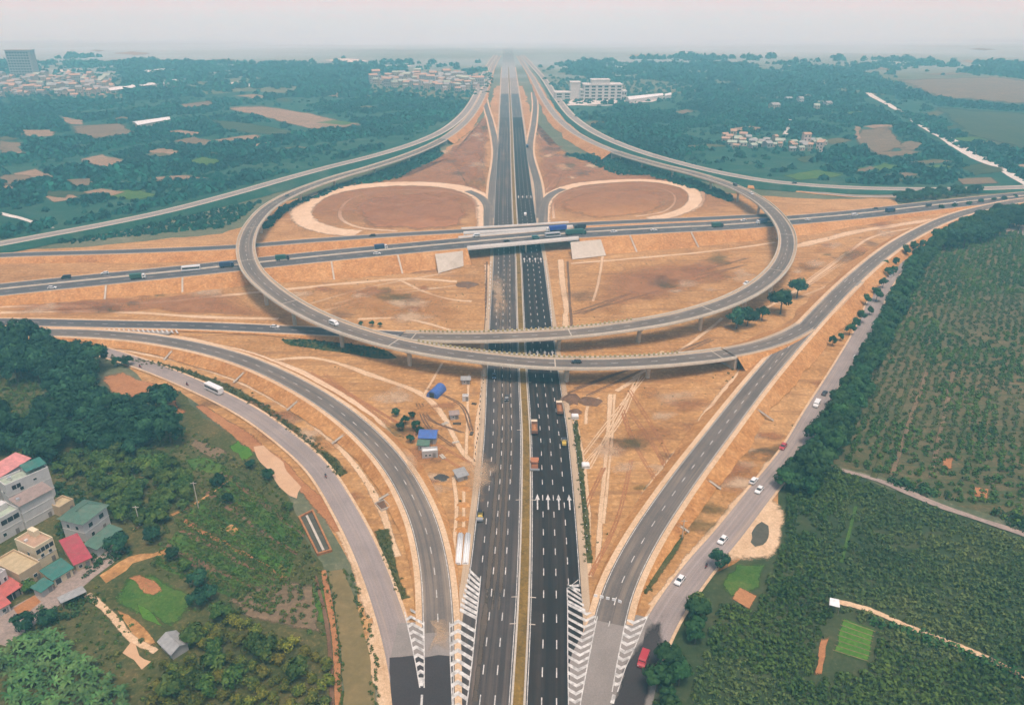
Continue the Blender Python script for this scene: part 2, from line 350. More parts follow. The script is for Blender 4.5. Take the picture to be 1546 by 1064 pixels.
# woods' floors and the right-hand fields
sheet('ground', [(-700, 420), (-80, 372), (150, 346), (350, 297), (500, 260), (600, 234), (690, 190), (722, 150), (560, 146), (380, 138), (200, 150), (0, 142), (-200, 150), (-900, 144)], .02, WOODFLOOR, 6, 25)
sheet('ground', [(825, 150), (830, 175), (900, 218), (1000, 245), (1130, 275), (1260, 290), (1420, 292), (1546, 286), (2400, 262), (2600, 150), (1900, 142), (1600, 152), (1400, 140), (1200, 150), (1000, 140)], .02, WOODFLOOR, 6, 25)
sheet('ground', [(1240, 700), (1180, 735), (1160, 800), (1060, 880), (1010, 980), (980, 1110), (1900, 1110), (2100, 860), (1900, 720), (1760, 700), (1560, 812), (1400, 752), (1290, 715)], .02, CROPFLOOR, 1.5, 8)
sheet('ground', [(1220, 690), (1280, 560), (1330, 450), (1400, 375), (1470, 345), (1600, 330), (2300, 320), (2500, 690), (1900, 715), (1560, 805), (1400, 745), (1290, 710)], .03, ORCHFLOOR, 1.5, 8)
# bare soil of the building site
sheet('soil', [(-260, 388), (0, 378), (110, 374), (200, 366), (335, 353), (372, 340), (430, 305), (520, 278), (600, 272), (640, 247), (702, 205), (738, 165), (748, 130), (790, 130),
    (802, 170), (812, 205), (850, 237), (900, 242), (935, 266), (1000, 266), (1080, 290), (1150, 296), (1250, 301), (1350, 300), (1345, 312), (1640, 296), (1640, 312), (1470, 335),
    (1425, 352), (1350, 415), (1305, 500), (1245, 600), (1200, 680), (1175, 735), (1165, 790), (1110, 850), (1040, 895), (1000, 975), (968, 1110), (596, 1110), (565, 980), (538, 880),
    (500, 800), (455, 735), (405, 690), (355, 640), (285, 600), (215, 575), (170, 540), (110, 512), (0, 505), (-260, 510)], .05, SOIL, 1.2, 8)

# ------------------------------------------------------------------ main road
def pxz(l): return [(p[0], p[1], p[2] if len(p) > 2 else 0.0) for p in l]
MAIN = Path([(779, 1120), (783, 1049), (789.5, 930), (793, 829), (794.5, 720), (794, 653), (790, 577), (785.5, 475), (782.5, 391), (778, 338), (775.5, 290), (773.5, 240), (772.5, 203), (770, 150), (768, 110), (767, 75), (766.5, 50)], 5.0)
kf = int(np.argmin(abs(MAIN.p[:, 1] - P(772, 178).y)))
MNEAR, MFAR = MAIN.sub(0, kf), MAIN.sub(kf, len(MAIN.p) - 1)
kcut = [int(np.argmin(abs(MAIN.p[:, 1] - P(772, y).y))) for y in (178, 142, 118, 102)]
for ka, kb, km in zip(kcut, kcut[1:], (ASPH_H, ASPH_F, HAZEROAD)): tag(ribbon('main_road', MAIN.sub(ka, kb), -16.0, 16.0, RZ, km, None, 2), kind='structure')  # main road painted paler in steps with distance, imitating haze
q_ = MAIN.sub(kcut[-1], int(np.argmin(abs(MAIN.p[:, 1] - P(772, 72).y)))); n_ = len(q_.p); o_ = strip('main_road', [col(q_, o, RZ) for o in (-16, 0, 16)], q_, soften(HAZEROAD, .02, .3, 1.0, .0, 1.0), us=[-16, 0, 16]); rim(o_, np.repeat(np.linspace(1, 0, n_), 3)); tag(o_, kind='structure')  # last stretch thins to transparent, as if lost in haze
MAIN = MAIN.sub(0, kcut[-1])
main = ribbon('main_road', MNEAR, -16.0, -1.75, RZ, ASPH, None, 2); tag(main, kind='structure')
# the left carriageway carries more soil dust
ml = ribbon('main_road', MNEAR, 1.75, 16.0, RZ, ASPH_L, None, 2); tag(ml, kind='structure')
shoulders = [ribbon('road_shoulder', MAIN, -18.2, -16.0, RZ - .02, DUSTY), ribbon('road_shoulder', MAIN, 16.0, 18.0, RZ - .02, DUSTY)]
for o in shoulders: tag(o, kind='structure')
far_i = int(np.argmin(abs(MAIN.p[:, 1] - P(775, 255).y)))
mb = MB()
s_gore = MAIN.s[int(np.argmin(abs(MAIN.p[:, 1] - P(783, 885).y)))]
for sd in (-1, 1):
    for k in (1, 2): dashes(mb, MAIN, sd * (2.0 + 3.5 * k), 3, 6, .26, RZ + .015, None, 900)
    dashes(mb, MAIN, sd * (2.0 + 3.5 * 3), 3, 6, .26, RZ + .015, s_gore, 900)
    line(mb, MAIN, sd * 2.1, .2, RZ + .015, None, 1500); line(mb, MAIN, sd * 15.7, .2, RZ + .015, s_gore, 1500)
mb.build('lane_marking', PAINT, main)
# median: two kerbs and a planted strip of bare soil
med = MB()
for sd in (-1, 1):
    kb = strip('median_kerb', [col(MAIN, sd * 1.75, RZ - .05), col(MAIN, sd * 1.75, RZ + .22), col(MAIN, sd * 1.2, RZ + .22), col(MAIN, sd * 1.2, RZ)][::(1 if sd < 0 else -1)], MAIN, CONC); tag(kb, kind='structure')
ms = strip('median_soil', [col(MAIN, -1.2, RZ + .1), col(MAIN, 0, RZ + .16), col(MAIN, 1.2, RZ + .1)], MAIN, ground_mat('median_soil', (.08, .055, .02), (.20, .125, .03), (.33, .20, .05), .08, .35, 1.4)); tag(ms, kind='structure')
# pale cross strips laid over the median
for k, (x, y) in enumerate([(794, 655), (793, 757), (788, 896), (786, 948), (790, 577)]):
    c, i = MAIN.near(x, y); m_ = MB(); d = MAIN.s[i]
    for a in (-1, 1): m_.quad(MAIN.at(d - .2, a * 1.2, RZ + .24), MAIN.at(d + .15, a * 1.2, RZ + .24), MAIN.at(d + .15, a * 3.4, RZ + .02), MAIN.at(d - .15, a * 3.4, RZ + .02))
    tag(m_.build('road_joint', CONC, main))
def arrow(path, d, off, ln=7.0, dz=.125, parent=None):
    m_ = MB(); n = len(m_.v)
    pts = [(0, -.22), (ln * .62, -.22), (ln * .62, -.75), (ln, 0), (ln * .62, .75), (ln * .62, .22), (0, .22)]
    m_.v = [tuple(path.at(d + a, off + b, dz)) for a, b in pts]; m_.f = [(0, 1, 5, 6), (2, 3, 5), (3, 4, 5), (1, 2, 5)] if False else [(0, 1, 5, 6), (2, 3, 4)]
    return m_.build('lane_arrow', PAINT, parent)
for yb in (772, 540, 396, 300):
    c, i = MAIN.near(793, yb)
    for k in range(4): arrow(MAIN, MAIN.s[i], -(3.75 + 3.5 * k), 8.5 if yb > 500 else 10, RZ + .025, main)
# hatched gores (V or inverted V) between left edge, ridge and right edge
def gore(name, L, M, Rr, v_up, period, wd, dz=.13, parent=None, solid=None):
    def fn(poly):
        q = sorted([tuple(P(x, y).xy) for x, y in poly], key=lambda a: a[1]); xs = [a[0] for a in q]; ys = [a[1] for a in q]
        return (lambda Y: float(np.interp(Y, ys, xs))), ys[0], ys[-1]
    fl, l0, l1 = fn(L); fm, m0, m1 = fn(M); fr, r0, r1 = fn(Rr); m_ = MB()
    Y = max(l0, m0) - 6
    while Y < m1 + 8:
        for f, a0, a1 in ((fl, l0, l1), (fr, r0, r1)):
            gap = abs(f(Y) - fm(Y)); sh = v_up * gap * .75
            y0, y1 = Y, Y + sh
            if m0 <= y0 and y0 + wd <= m1 and a0 <= y1 and y1 + wd <= a1 and gap > .25:
                A = [Vector((fm(y0), y0, dz)), Vector((f(y1), y1, dz)), Vector((f(y1 + wd), y1 + wd, dz)), Vector((fm(y0 + wd), y0 + wd, dz))]
                m_.quad(*A)
        Y += period
    for f, a0, a1 in ((fl, l0, l1), (fr, r0, r1)):
        n = 14
        for k in range(n):
            q, r = a0 + (a1 - a0) * k / n, a0 + (a1 - a0) * (k + 1) / n
            m_.quad((f(q) - .13, q, dz + .004), (f(q) + .13, q, dz + .004), (f(r) + .13, r, dz + .004), (f(r) - .13, r, dz + .004))
    for poly in (solid or []): m_.quad(*[P(x, y, dz + .008) for x, y in poly])
    o = m_.build(name, PAINT, parent); return o
# ------------------------------------------------------------------ ground-level ramps and roads
def road(name, path, half, mat, dz=.12, sh=1.0, shmat=None, dash=True, edge=True, slopes=True, slope_mat=None, nsub=2, dash_off=(0,), s_dash=(None, None), slope=1.6, wob=.5):
    dz += RZ - .08
    r = ribbon(name, path, -half, half, dz, mat, None, nsub); tag(r, kind='structure')
    if sh:
        for sd in (-1, 1): ribbon('road_shoulder', path, *sorted((sd * half, sd * (half + sh))), dz - .02, shmat or DUSTY, r)
    m_ = MB()
    if dash:
        for o in dash_off: dashes(m_, path, o, 3, 6, .24, dz + .012, *s_dash)
    if edge:
        for sd in (-1, 1): line(m_, path, sd * (half - .35), .2, dz + .012)
    if m_.f: m_.build('lane_marking', PAINT, r)
    if slopes:
        for sd in (-1, 1): skirt(path, half + sh, sd, slope_mat or SLOPE, r, slope=slope, wob=wob, drop=-dz + .03)
    return r
# K: left road at ground level that climbs into ring B;  E: left slip road;  F: left service road;  G / H: right slip and service roads
E = Path([(-240, 505, .8), (0, 503, .8), (120, 504, 1.5), (230, 513, 2.5), (340, 536, 3), (430, 572, 3), (520, 628, 2.6), (590, 697, 2), (634, 775, 1.3), (654, 850, .6), (661, 930, .1), (661, 1000, 0), (658, 1120, 0)])
Er = road('slip_road', E, 4.2, ASPH_G, .13, 1.7, TRACK)
F = Path([(60, 505), (160, 533), (230, 556), (300, 585), (370, 620), (430, 662), (480, 708), (520, 770), (553, 835), (580, 905), (602, 980), (628, 1120)])
Fr = road('service_road', F, 3.6, ASPH_S, .09, .9, TRACK, dash=False, edge=False, slopes=False)
Gp = Path([(1700, 289, 1), (1546, 303, 1.5), (1480, 316, 2), (1430, 331, 3), (1360, 366, 3.5), (1290, 421, 4), (1215, 498, 4), (1150, 572, 3.5), (1085, 655, 3), (1020, 742, 2), (968, 822, 1.2), (935, 890, .4), (918, 950, 0), (906, 1010, 0), (896, 1120, 0)])
Gr = road('slip_road', Gp, 4.3, ASPH_G, .13, 1.8, TRACK)
Hp = Path([(1450, 352), (1400, 376), (1358, 402), (1330, 440), (1304, 500), (1270, 560), (1232, 622), (1195, 685), (1150, 742), (1100, 806), (1050, 865), (1005, 930), (972, 1000), (935, 1120)])
Hr = road('service_road', Hp, 3.9, ASPH_S, .09, .8, TRACK, dash=False, edge=False, slopes=False)
# bottom: the joined new surfacing of slip and service roads on either side
sheet('road_surface', [(588, 992), (622, 989), (640, 992), (662, 988), (683, 990), (684, 1110), (596, 1110)], RZ + 0.090, ASPH_N, .15, 2)
sheet('road_surface', [(612, 940), (636, 938), (655, 930), (676, 925), (683, 990), (662, 988), (640, 992), (622, 989), (590, 992), (601, 940)], RZ + 0.085, ASPH_F, .15, 2)
sheet('road_surface', [(898, 918), (925, 925), (950, 925), (980, 932), (990, 945), (1002, 975), (975, 1110), (858, 1110), (860, 1000)], RZ + 0.080, ASPH_F, .2, 3)
worn('road_surface', [(975, 945), (1003, 925), (1006, 970), (985, 1030), (964, 1110), (900, 1110), (935, 1030), (958, 975)], ASPH_N, .6, 3, .5, .2, RZ + .09)
gore('gore_marking', [(683, 1110), (683, 1064), (680, 1000), (679, 940), (675.5, 884)], [(692, 1110), (692, 1064), (691, 1000), (692, 930)],
     [(697, 1110), (705, 1064), (713, 1000), (719, 940), (725.6, 877)], -1, 3.3, 1.3, RZ + .11, main)
mb = MB()
for k in range(9):                                 # stripes between soil tip and right line
    ya = 922 - k * 7.4; yb = ya + 13 + k * .4
    xa = 692 + (708 - 692) * (918 - min(ya, 918)) / 60; xr = 705 + (725.6 - 705) * (1064 - yb) / 187
    a, b = P(xa + 2, ya, RZ + .11), P(xr, yb, RZ + .11); mb.quad(a, b, b + Vector((0, 1.3, 0)), a + Vector((0, 1.3, 0)))
a, b = P(708, 858, RZ + .114), P(725.6, 877, RZ + .114); mb.quad(a, b, b + Vector((0, .3, 0)), a + Vector((0, .3, 0)))
mb.build('gore_marking', PAINT, main)
gore('gore_marking', [(858.5, 1110), (858.3, 1064), (857, 990), (857, 920), (856, 889)], [(865, 1110), (868, 1064), (874, 1000), (882, 950), (888, 918)],
     [(872, 1110), (876, 1064), (888, 1000), (898, 950), (906.5, 911)], 1, 2.35, 1.0, RZ + .11, main)
mb = MB()
for k in range(6):
    ya = 926 - k * 7.6; yb = ya - 18
    xb = 856.5; xa = 884 - k * 2.0
    if yb < 884: yb = 884 + k * .5
    a, b = P(xa, ya - 3, RZ + .11), P(xb, yb, RZ + .11); mb.quad(a, b, b + Vector((0, 1.0, 0)), a + Vector((0, 1.0, 0)))
a, b = P(873.5, 875, RZ + .114), P(856, 889, RZ + .114); mb.quad(a, b, b + Vector((0, .3, 0)), a + Vector((0, .3, 0)))
mb.build('gore_marking', PAINT, main)
gore('gore_marking', [(634, 1040), (629, 1010), (621, 970), (614, 940), (611, 925)], [(637.5, 1040), (635, 1010), (627, 970), (621, 935), (619, 915)],
     [(640.5, 1040), (640.7, 1010), (640.5, 970), (640, 930), (638.5, 895)], -1, 2.6, 1.1, RZ + .12, Er, [[(633.5, 1035), (639, 1035), (640, 1022), (632, 1022)], [(634.5, 1064), (638, 1064), (639, 1048), (635.5, 1048)]])
gore('gore_marking', [(924, 1046), (930, 1010), (938, 970), (944, 940), (947, 926)], [(928, 1046), (937, 1010), (948, 970), (957, 940), (961, 932)],
     [(932, 1046), (944, 1010), (962, 970), (974, 940), (980, 928)], 1, 2.5, 1.1, RZ + .12, Gr, [[(921, 1060), (927, 1062), (930, 1049), (925, 1047)]])

# ------------------------------------------------------------------ cross highway, its collector road and the overpass bridge
I = Path([(-420, 470, 4), (-80, 446, 4), (0, 437.5, 4), (100, 427, 4.5), (200, 417, 5), (290, 408, 5.5), (430, 393, 6.5), (560, 380, 7.3), (700, 367, 7.6), (780, 360, 7.6), (860, 353, 7.6), (1000, 345, 7), (1100, 340, 6), (1200, 332, 4.5), (1300, 323, 3), (1400, 311.5, 2), (1546, 296, 1.5), (1750, 276, 1)])
J = Path([(-420, 418, 3), (-80, 393, 3), (0, 386, 3), (200, 379.5, 4), (350, 373, 5), (470, 363.5, 6.2), (600, 354.5, 7.3), (700, 349, 7.6), (780, 344.5, 7.6), (860, 339.5, 7.6), (950, 335, 7.1), (1060, 330.5, 6.3), (1180, 324.5, 4.6)])
def span(path, x0, x1, y0, y1):
    a, b = path.near(x0, y0)[1], path.near(x1, y1)[1]; return min(a, b), max(a, b)
hi0, hi1 = span(I, 697, 862, 367, 353); ji0, ji1 = span(J, 697, 862, 349, 339)
def highway(path, half, i0, i1, dash_off, medbar=True):
    out = []
    for q in (path.sub(0, i0), path.sub(i1, len(path.p) - 1)):
        r = ribbon('highway', q, -half, half, .12, ASPH_H, None, 2); tag(r, kind='structure'); out.append(r)
        for sd in (-1, 1):
            ribbon('road_shoulder', q, *sorted((sd * half, sd * (half + 1.0))), .10, TRACK, r); skirt(q, half + 1.0, sd, SLOPE, r, drop=-.07)
        m_ = MB()
        for o in dash_off: dashes(m_, q, o, 4, 8, .25, .132, q.s[0])
        for sd in (-1, 1): line(m_, q, sd * (half - 1.0), .25, .132)
        m_.build('lane_marking', PAINT, r)
    return out
hw = highway(I, 11.2, hi0, hi1, (-4.9, 4.9)); jw = highway(J, 4.6, ji0, ji1, ())
# concrete median barrier of the highway
def barrier(path, off, name='median_barrier', h=.85, parent=None, wd=.3, mat=None, dz=.1):
    return strip(name, [col(path, off - wd, dz), col(path, off - wd * .5, dz + h), col(path, off + wd * .5, dz + h), col(path, off + wd, dz)][::-1], path, mat or DECKC, parent)
b_ = barrier(I, 0.0); tag(b_, 'low grey concrete barrier along the middle of the cross highway', 'barrier')
def deck(path, hl, hr, th, mat_road, parent, par_h=.9, par_w=.45, sh=1.6, low=-.6, pmat=None):
    """hl / hr: half widths to the left and right of travel"""
    strip('deck', [col(path, -hr, .05), col(path, hl, .05), col(path, hl, -.55), col(path, hl * .55, -th), col(path, -hr * .55, -th), col(path, -hr, -.55)], path, DECKC, parent, close=True)
    ribbon('road_surface', path, -hr + sh, hl - sh, .10, mat_road, parent, 2)
    for sd, h in ((1, hl), (-1, hr)):
        ribbon('road_shoulder', path, *sorted((sd * (h - sh), sd * (h - par_w))), .085, DUSTY, parent)
        a, c = sd * h, sd * (h - par_w)
        cs = [col(path, a + sd * .02, low), col(path, a + sd * .03, par_h), col(path, c, par_h), col(path, c, .06)]
        strip('parapet', cs if sd < 0 else cs[::-1], path, pmat or DECKC, parent)
bt = thing('overpass_bridge', 'concrete bridge carrying the cross highway over the main road', 'bridge', (0, 0, 0))
Ib, Jb = I.sub(hi0, hi1), J.sub(ji0, ji1)
deck(Ib, 11.9, 11.9, 1.7, ASPH_H, bt, 1.35, .6, 1.6, -1.25, PALEC); deck(Jb, 5.3, 5.3, 1.7, ASPH_H, bt, 1.2, .5, 1.6, -1.0, PALEC)
m_ = MB()
for o in (-4.9, 4.9): dashes(m_, Ib, o, 4, 8, .25, .115, Ib.s[0])
m_.build('lane_marking', PAINT, bt)
for q, hw_ in ((Ib, 11.5), (Jb, 5.0)):
    c, i = MAIN.near(781, 372); mid = int(np.argmin((q.p[:, 0] - MAIN.p[i, 0]) ** 2 + (q.p[:, 1] - MAIN.p[i, 1]) ** 2))
    t = q.n[mid]
    for f in (-.75, 0, .75):
        p_ = q.p[mid] + np.r_[q.n[mid], 0] * hw_ * f; MB().cyl((p_[0], p_[1], 0), (p_[0], p_[1], 6.2), .6, n=12).build('pier', DECKC, bt, True)
    for k in (0, len(q.p) - 1):
        a = MB(); a.obox(q.p[k][:2], q.n[k], hw_ + .3, .9, -.2, 6.9); a.build('abutment', CONC, bt)
# concrete slope paving beside the abutments
for i, px in enumerate(([(699, 379, 7.0), (657, 384, 6.9), (662, 413, .1), (700, 402, .1)], [(861, 366, 7.0), (907, 362, 6.7), (915, 386, .1), (864, 392, .1)])):
    m_ = MB(); m_.quad(*[P(*p) + Vector((0, -.6, .35)) for p in px]); m_.build('slope_paving', CONC, bt)

# ------------------------------------------------------------------ ring ramps
A = Path([(1290, 424, 4), (1215, 494, 4), (1160, 519, 4.8), (1095, 534, 6), (1030, 542, 7), (950, 547.5, 8), (870, 549, 8.5), (800, 546.5, 9), (740, 541, 9), (670, 532, 9.3), (610, 521, 9.6), (555, 507, 10), (500, 488, 10.6), (450, 464, 11.4), (410, 437, 12.4), (383, 411, 13.2), (372, 385, 13.5), (373, 360, 13.2), (385, 335, 12.5), (410, 310, 11), (450, 289, 9.5), (505, 269, 8), (560, 253, 7), (620, 233, 6), (668, 211, 5), (700, 187, 4), (722, 158, 3), (736, 125, 1.5), (745, 100, .3), (754, 85, .1)], 4.0)
B = Path([(-240, 487, .3), (0, 487, .3), (150, 490, .3), (300, 493, .4), (440, 499, .8), (540, 504, 2), (620, 508, 4), (700, 509.5, 5.8), (780, 507.5, 7.2), (860, 502.5, 8.2), (940, 493.5, 9), (1020, 479.5, 10), (1090, 459, 10.8), (1140, 435, 11.6), (1172, 408, 12.5), (1187, 380, 13), (1187, 352, 13), (1172, 326, 12.4), (1145, 302, 11.4), (1105, 281, 10.3), (1050, 263, 9.3), (990, 248, 8.2), (930, 230, 7), (880, 208, 5.6), (848, 185, 4.2), (824, 155, 3), (806, 122, 1.5), (792, 100, .3), (782, 85, .1)], 4.0)
def ring(path, name, label, xs, half, pier_px, first_k, mate):
    i0, i1 = span(path, *xs); root = thing(name, label, 'elevated ramp', (0, 0, 0))
    q = path.sub(i0, i1); deck(q, half, half, 1.8, ASPH_G, root)
    m_ = MB(); dashes(m_, q, 0, 3, 6, .24, .115, q.s[0]); line(m_, q, half - 1.75, .2, .112, q.s[0]); line(m_, q, -half + 1.75, .2, .112, q.s[0]); m_.build('lane_marking', PAINT, root)
    for x, y in pier_px:                           # pier foot pixel
        w_ = P(x, y, 0); i = int(np.argmin((q.p[:, 0] - w_.x) ** 2 + (q.p[:, 1] - w_.y) ** 2)); p_ = q.p[i]
        m = MB().cyl((p_[0], p_[1], -.3), (p_[0], p_[1], p_[2] - 3.2), 1.0, 1.05, 14); m.build('pier', DECKC, root, False)
        m = MB(); c0 = Vector((p_[0], p_[1], 0)); n_ = Vector((q.n[i][0], q.n[i][1], 0)); 
        for s_ in (0,):
            k = len(m.v); t_ = Vector((q.t[i][0], q.t[i][1], 0))
            for z, wv in ((p_[2] - 3.4, 1.1), (p_[2] - 1.78, half * .52)):
                for a, b in ((-1, -1), (1, -1), (1, 1), (-1, 1)): v = c0 + n_ * a * wv + t_ * b * .95; m.v.append((v.x, v.y, z))
            m.f += [(k, k + 3, k + 2, k + 1), (k + 4, k + 5, k + 6, k + 7), (k, k + 1, k + 5, k + 4), (k + 1, k + 2, k + 6, k + 5), (k + 2, k + 3, k + 7, k + 6), (k + 3, k, k + 4, k + 7)]
        m.build('pier_cap', DECKC, root)
    for k in (0, len(q.p) - 1):
        if q.p[k][2] > 1.5: MB().obox(q.p[k][:2], q.n[k], half - .2, .8, -.3, q.p[k][2] - .6).build('abutment', CONC, root)
    # thin pale expansion joints
    for d in np.arange(q.s[0] + 6, q.L, 75.0):
        m_ = MB(); m_.quad(q.at(d, -half + .5, .118), q.at(d + .5, -half + .5, .118), q.at(d + .5, half - .5, .118), q.at(d, half - .5, .118)); m_.build('expansion_joint', DECKC, root)
    return root, q, i0, i1
HALF = 5.6
Ar, Aq, a0, a1 = ring(A, 'ring_ramp', 'elevated grey ring ramp with pale parapets sweeping across the front and round the left side', (1095, 668, 534, 211), HALF,
    [(978, 574), (853, 584), (728, 582), (609, 561), (512, 527), (440, 492), (402, 460), (372, 415), (392, 352), (450, 306), (512, 283), (575, 264), (630, 244)], 0, None)
Br, Bq, b0, b1 = ring(B, 'ring_ramp', 'elevated grey ring ramp curving behind the front one and round the right side', (612, 930, 507.5, 230), HALF,
    [(735, 528), (848, 526), (955, 513), (1047, 491), (1113, 470), (1160, 445), (1180, 410), (1197, 362), (1165, 325), (1120, 305), (1072, 288), (1010, 270), (960, 255)], 0, None)
# yellow-and-dark marker posts on the far parapets where the ramps cross the main road
def posts(q, x0, y0, x1, y1, off, root):
    d0, d1 = sorted((q.s[q.near(x0, y0)[1]], q.s[q.near(x1, y1)[1]])); m_ = MB(); d = d0
    while d < d1:
        c = q.at(d, off); t = q.tan(d); m_.obox(c, t, .5, .26, c.z + .45, c.z + 1.45); d += 2.3
    m_.build('parapet_post', YPAINT, root)
posts(Aq, 620, 522, 1030, 542, -(HALF - .2) if True else 0, Ar); posts(Bq, 625, 508, 960, 490, HALF - .2, Br)
# embanked ends of the ring ramps
q = A.sub(0, a0); qa = road('slip_road', q, 4.0, ASPH_G, .15, 1.6, DUSTY)
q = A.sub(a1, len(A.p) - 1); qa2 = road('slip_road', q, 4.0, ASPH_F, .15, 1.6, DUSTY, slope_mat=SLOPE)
q = B.sub(0, b0); qb = road('slip_road', q, 4.6, ASPH_H, .13, 1.2, TRACK)
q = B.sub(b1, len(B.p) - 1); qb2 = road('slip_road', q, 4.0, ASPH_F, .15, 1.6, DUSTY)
# outer ramps
C = Path([(-330, 425, 4), (-60, 379, 4), (0, 369, 4), (75, 355, 4), (150, 341, 4), (250, 320, 4), (350, 294, 4.5), (430, 271, 5), (500, 252, 5), (560, 237, 5), (620, 219, 4.6), (665, 200, 4), (698, 175, 3.2), (717, 148, 2.4), (729, 118, 1.2), (738, 98, .4), (748, 84, .1)], 5.0)
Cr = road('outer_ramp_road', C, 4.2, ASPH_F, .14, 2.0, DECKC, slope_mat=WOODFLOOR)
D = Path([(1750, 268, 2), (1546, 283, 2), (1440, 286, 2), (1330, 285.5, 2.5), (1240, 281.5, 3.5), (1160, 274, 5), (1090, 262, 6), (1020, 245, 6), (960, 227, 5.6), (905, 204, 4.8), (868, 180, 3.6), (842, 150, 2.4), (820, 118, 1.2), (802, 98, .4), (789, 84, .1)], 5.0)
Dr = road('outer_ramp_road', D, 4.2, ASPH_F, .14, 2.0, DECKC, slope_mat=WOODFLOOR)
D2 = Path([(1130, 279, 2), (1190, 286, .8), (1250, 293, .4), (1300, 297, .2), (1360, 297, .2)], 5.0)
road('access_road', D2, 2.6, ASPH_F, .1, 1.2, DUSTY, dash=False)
for rr in (main, ml): pass
# hatched strip between K and E at the left
mb = MB()
for k in range(46):
    x = -60 + k * 7.2; a, b = P(x, 495.5 + max(0, (x - 120)) * .018, .95), P(x + 3, 498.5 + max(0, (x - 120)) * .03, .95)
    mb.quad(a, a + Vector((.9, 0, 0)), b + Vector((.9, 0, 0)), b)
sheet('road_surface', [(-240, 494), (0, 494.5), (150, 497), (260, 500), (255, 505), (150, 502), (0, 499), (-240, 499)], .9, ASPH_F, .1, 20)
mb.build('gore_marking', PAINT, qb)
# loop ramps: graded dirt, with the first metres surfaced beside the main road
L1 = Path([(737, 352), (737, 322), (733, 304), (716, 292), (688, 283), (640, 278.5), (580, 279), (520, 286), (482, 297), (460, 312), (455, 326), (468, 339), (500, 349), (540, 353)], 4.0)
L2 = Path([(819, 345), (820, 320), (824, 303), (840, 290), (870, 280), (915, 275), (970, 273), (1010, 277), (1040, 286), (1050, 299), (1040, 314), (1010, 326), (980, 331)], 4.0)
for q, h in ((L1, 8.0), (L2, 5.4)): n = len(q.p); o = strip('loop_dirt_road', [col(q, h * f, .36) for f in (-1.25, -.6, .6, 1.25)], q, soften(LOOPDIRT if h > 5 else TRACK, .2, .6)); rim(o, np.tile([0, 1, 1, 0], n)); tag(o, kind='structure')
inner1 = Path([(722, 330), (715, 303), (690, 292), (640, 287), (580, 288), (535, 298), (515, 315), (517, 332), (545, 344), (600, 349)], 4.0)
n = len(inner1.p); o = strip('dirt_track', [col(inner1, 1.5 * f, layer()) for f in (-1.4, -.4, .4, 1.4)], inner1, soften(LOOPDIRT, .3, .8)); rim(o, np.tile([0, 1, 1, 0], n)); tag(o, kind='structure')
inner2 = Path([(836, 330), (838, 302), (860, 289), (920, 281), (980, 281), (1012, 290), (1018, 306), (1000, 320), (960, 327)], 4.0)
n = len(inner2.p); o = strip('dirt_track', [col(inner2, 1.0 * f, layer()) for f in (-1.4, -.4, .4, 1.4)], inner2, soften(LOOPDIRT, .3, .8)); rim(o, np.tile([0, 1, 1, 0], n)); tag(o, kind='structure')
for q in (Path([(737, 360), (737, 330), (735, 309), (722, 296), (706, 289)]), Path([(820, 352), (820, 330), (823, 306), (835, 293), (850, 286)])):
    tag(ribbon('road_surface', q, -3.6, 3.6, RZ + .03, ASPH_G, None, 2), kind='structure')
# merge lanes beside the far main road
for pts in ([(741, 330), (744, 280), (749, 230), (741, 185), (735, 165), (731, 145)], [(816, 330), (812, 280), (800, 230), (806, 185), (808, 160), (806, 140)]):
    q = Path(pts); tag(ribbon('road_surface', q, -3.4, 3.4, RZ - .01, ASPH_G, None, 2), kind='structure')
    for o in (-4.4, 4.4): tag(ribbon('road_shoulder', q, o - 1, o + 1, RZ - .03, TRACK), kind='structure')

# soil dust carried onto the main road
for px, m in (([(690, 700), (722, 680), (745, 690), (752, 712), (745, 740), (728, 762), (700, 745)], TRACK), ([(735, 420), (752, 410), (765, 440), (762, 490), (745, 490)], TRACK), ([(845, 580), (862, 590), (850, 625), (842, 610)], TRACK),
              ([(640, 930), (672, 925), (680, 985), (645, 985)], TRACK), ([(600, 680), (625, 690), (640, 740), (615, 730)], TRACK)):
    worn('road_dust', px, m, .8, 3, .75, .25, RZ + .10 if px[0][0] > 640 and px[0][1] < 900 else 2.9 if px[0][1] < 700 else RZ + .13, None, .8, .5, .1, 1.0)
for o, w_, s0, s1 in ((6.6, .5, 40, 330), (8.4, .5, 40, 330), (10.2, .7, 10, 250), (5.2, .4, 100, 420)):
    q = MNEAR.sub(int(s0 / 5), int(s1 / 5)); n = len(q.p); st = strip('road_dust', [col(q, o + w_ * f, RZ + .006) for f in (-1.4, -.4, .4, 1.4)], q, soften(DUSTA, .12, .9), us=[-1, 0, 0, 1]); rim(st, np.tile([0, .8, .8, 0], n)); tag(st, kind='structure')
# ------------------------------------------------------------------ dirt tracks, fields, ponds, drains
def track(px, wdt, mat=TRACK, name='dirt_track', z=.09, step=4.0, soft=True):
    z = layer()
    q = Path(px, step); n = len(q.p); r = np.random.default_rng(int(px[0][0] * 31 + px[0][1]) % 9973)
    j = lambda: np.convolve(r.normal(0, .22 * wdt, n + 4), np.ones(5) / 5, 'valid')[:n]
    a, b = -wdt / 2 + j(), wdt / 2 + j(); a = np.minimum(a, b - .2)
    if mat in (TRACK, LOOPDIRT, SOIL, REDSOIL, WEEDS, DARKSOIL, GRASSY, BROWNFIELD) and soft:
        c_ = (a + b) / 2; w2 = (b - a) / 2; o = strip(name, [col(q, c_ + w2 * f, z) for f in (-1.35, -.55, .55, 1.35)], q, soften(mat, .5, .6)); rim(o, np.tile([0, 1, 1, 0], n)); return tag(o, kind='structure')
    return tag(ribbon(name, q, a, b, z, mat), kind='structure')
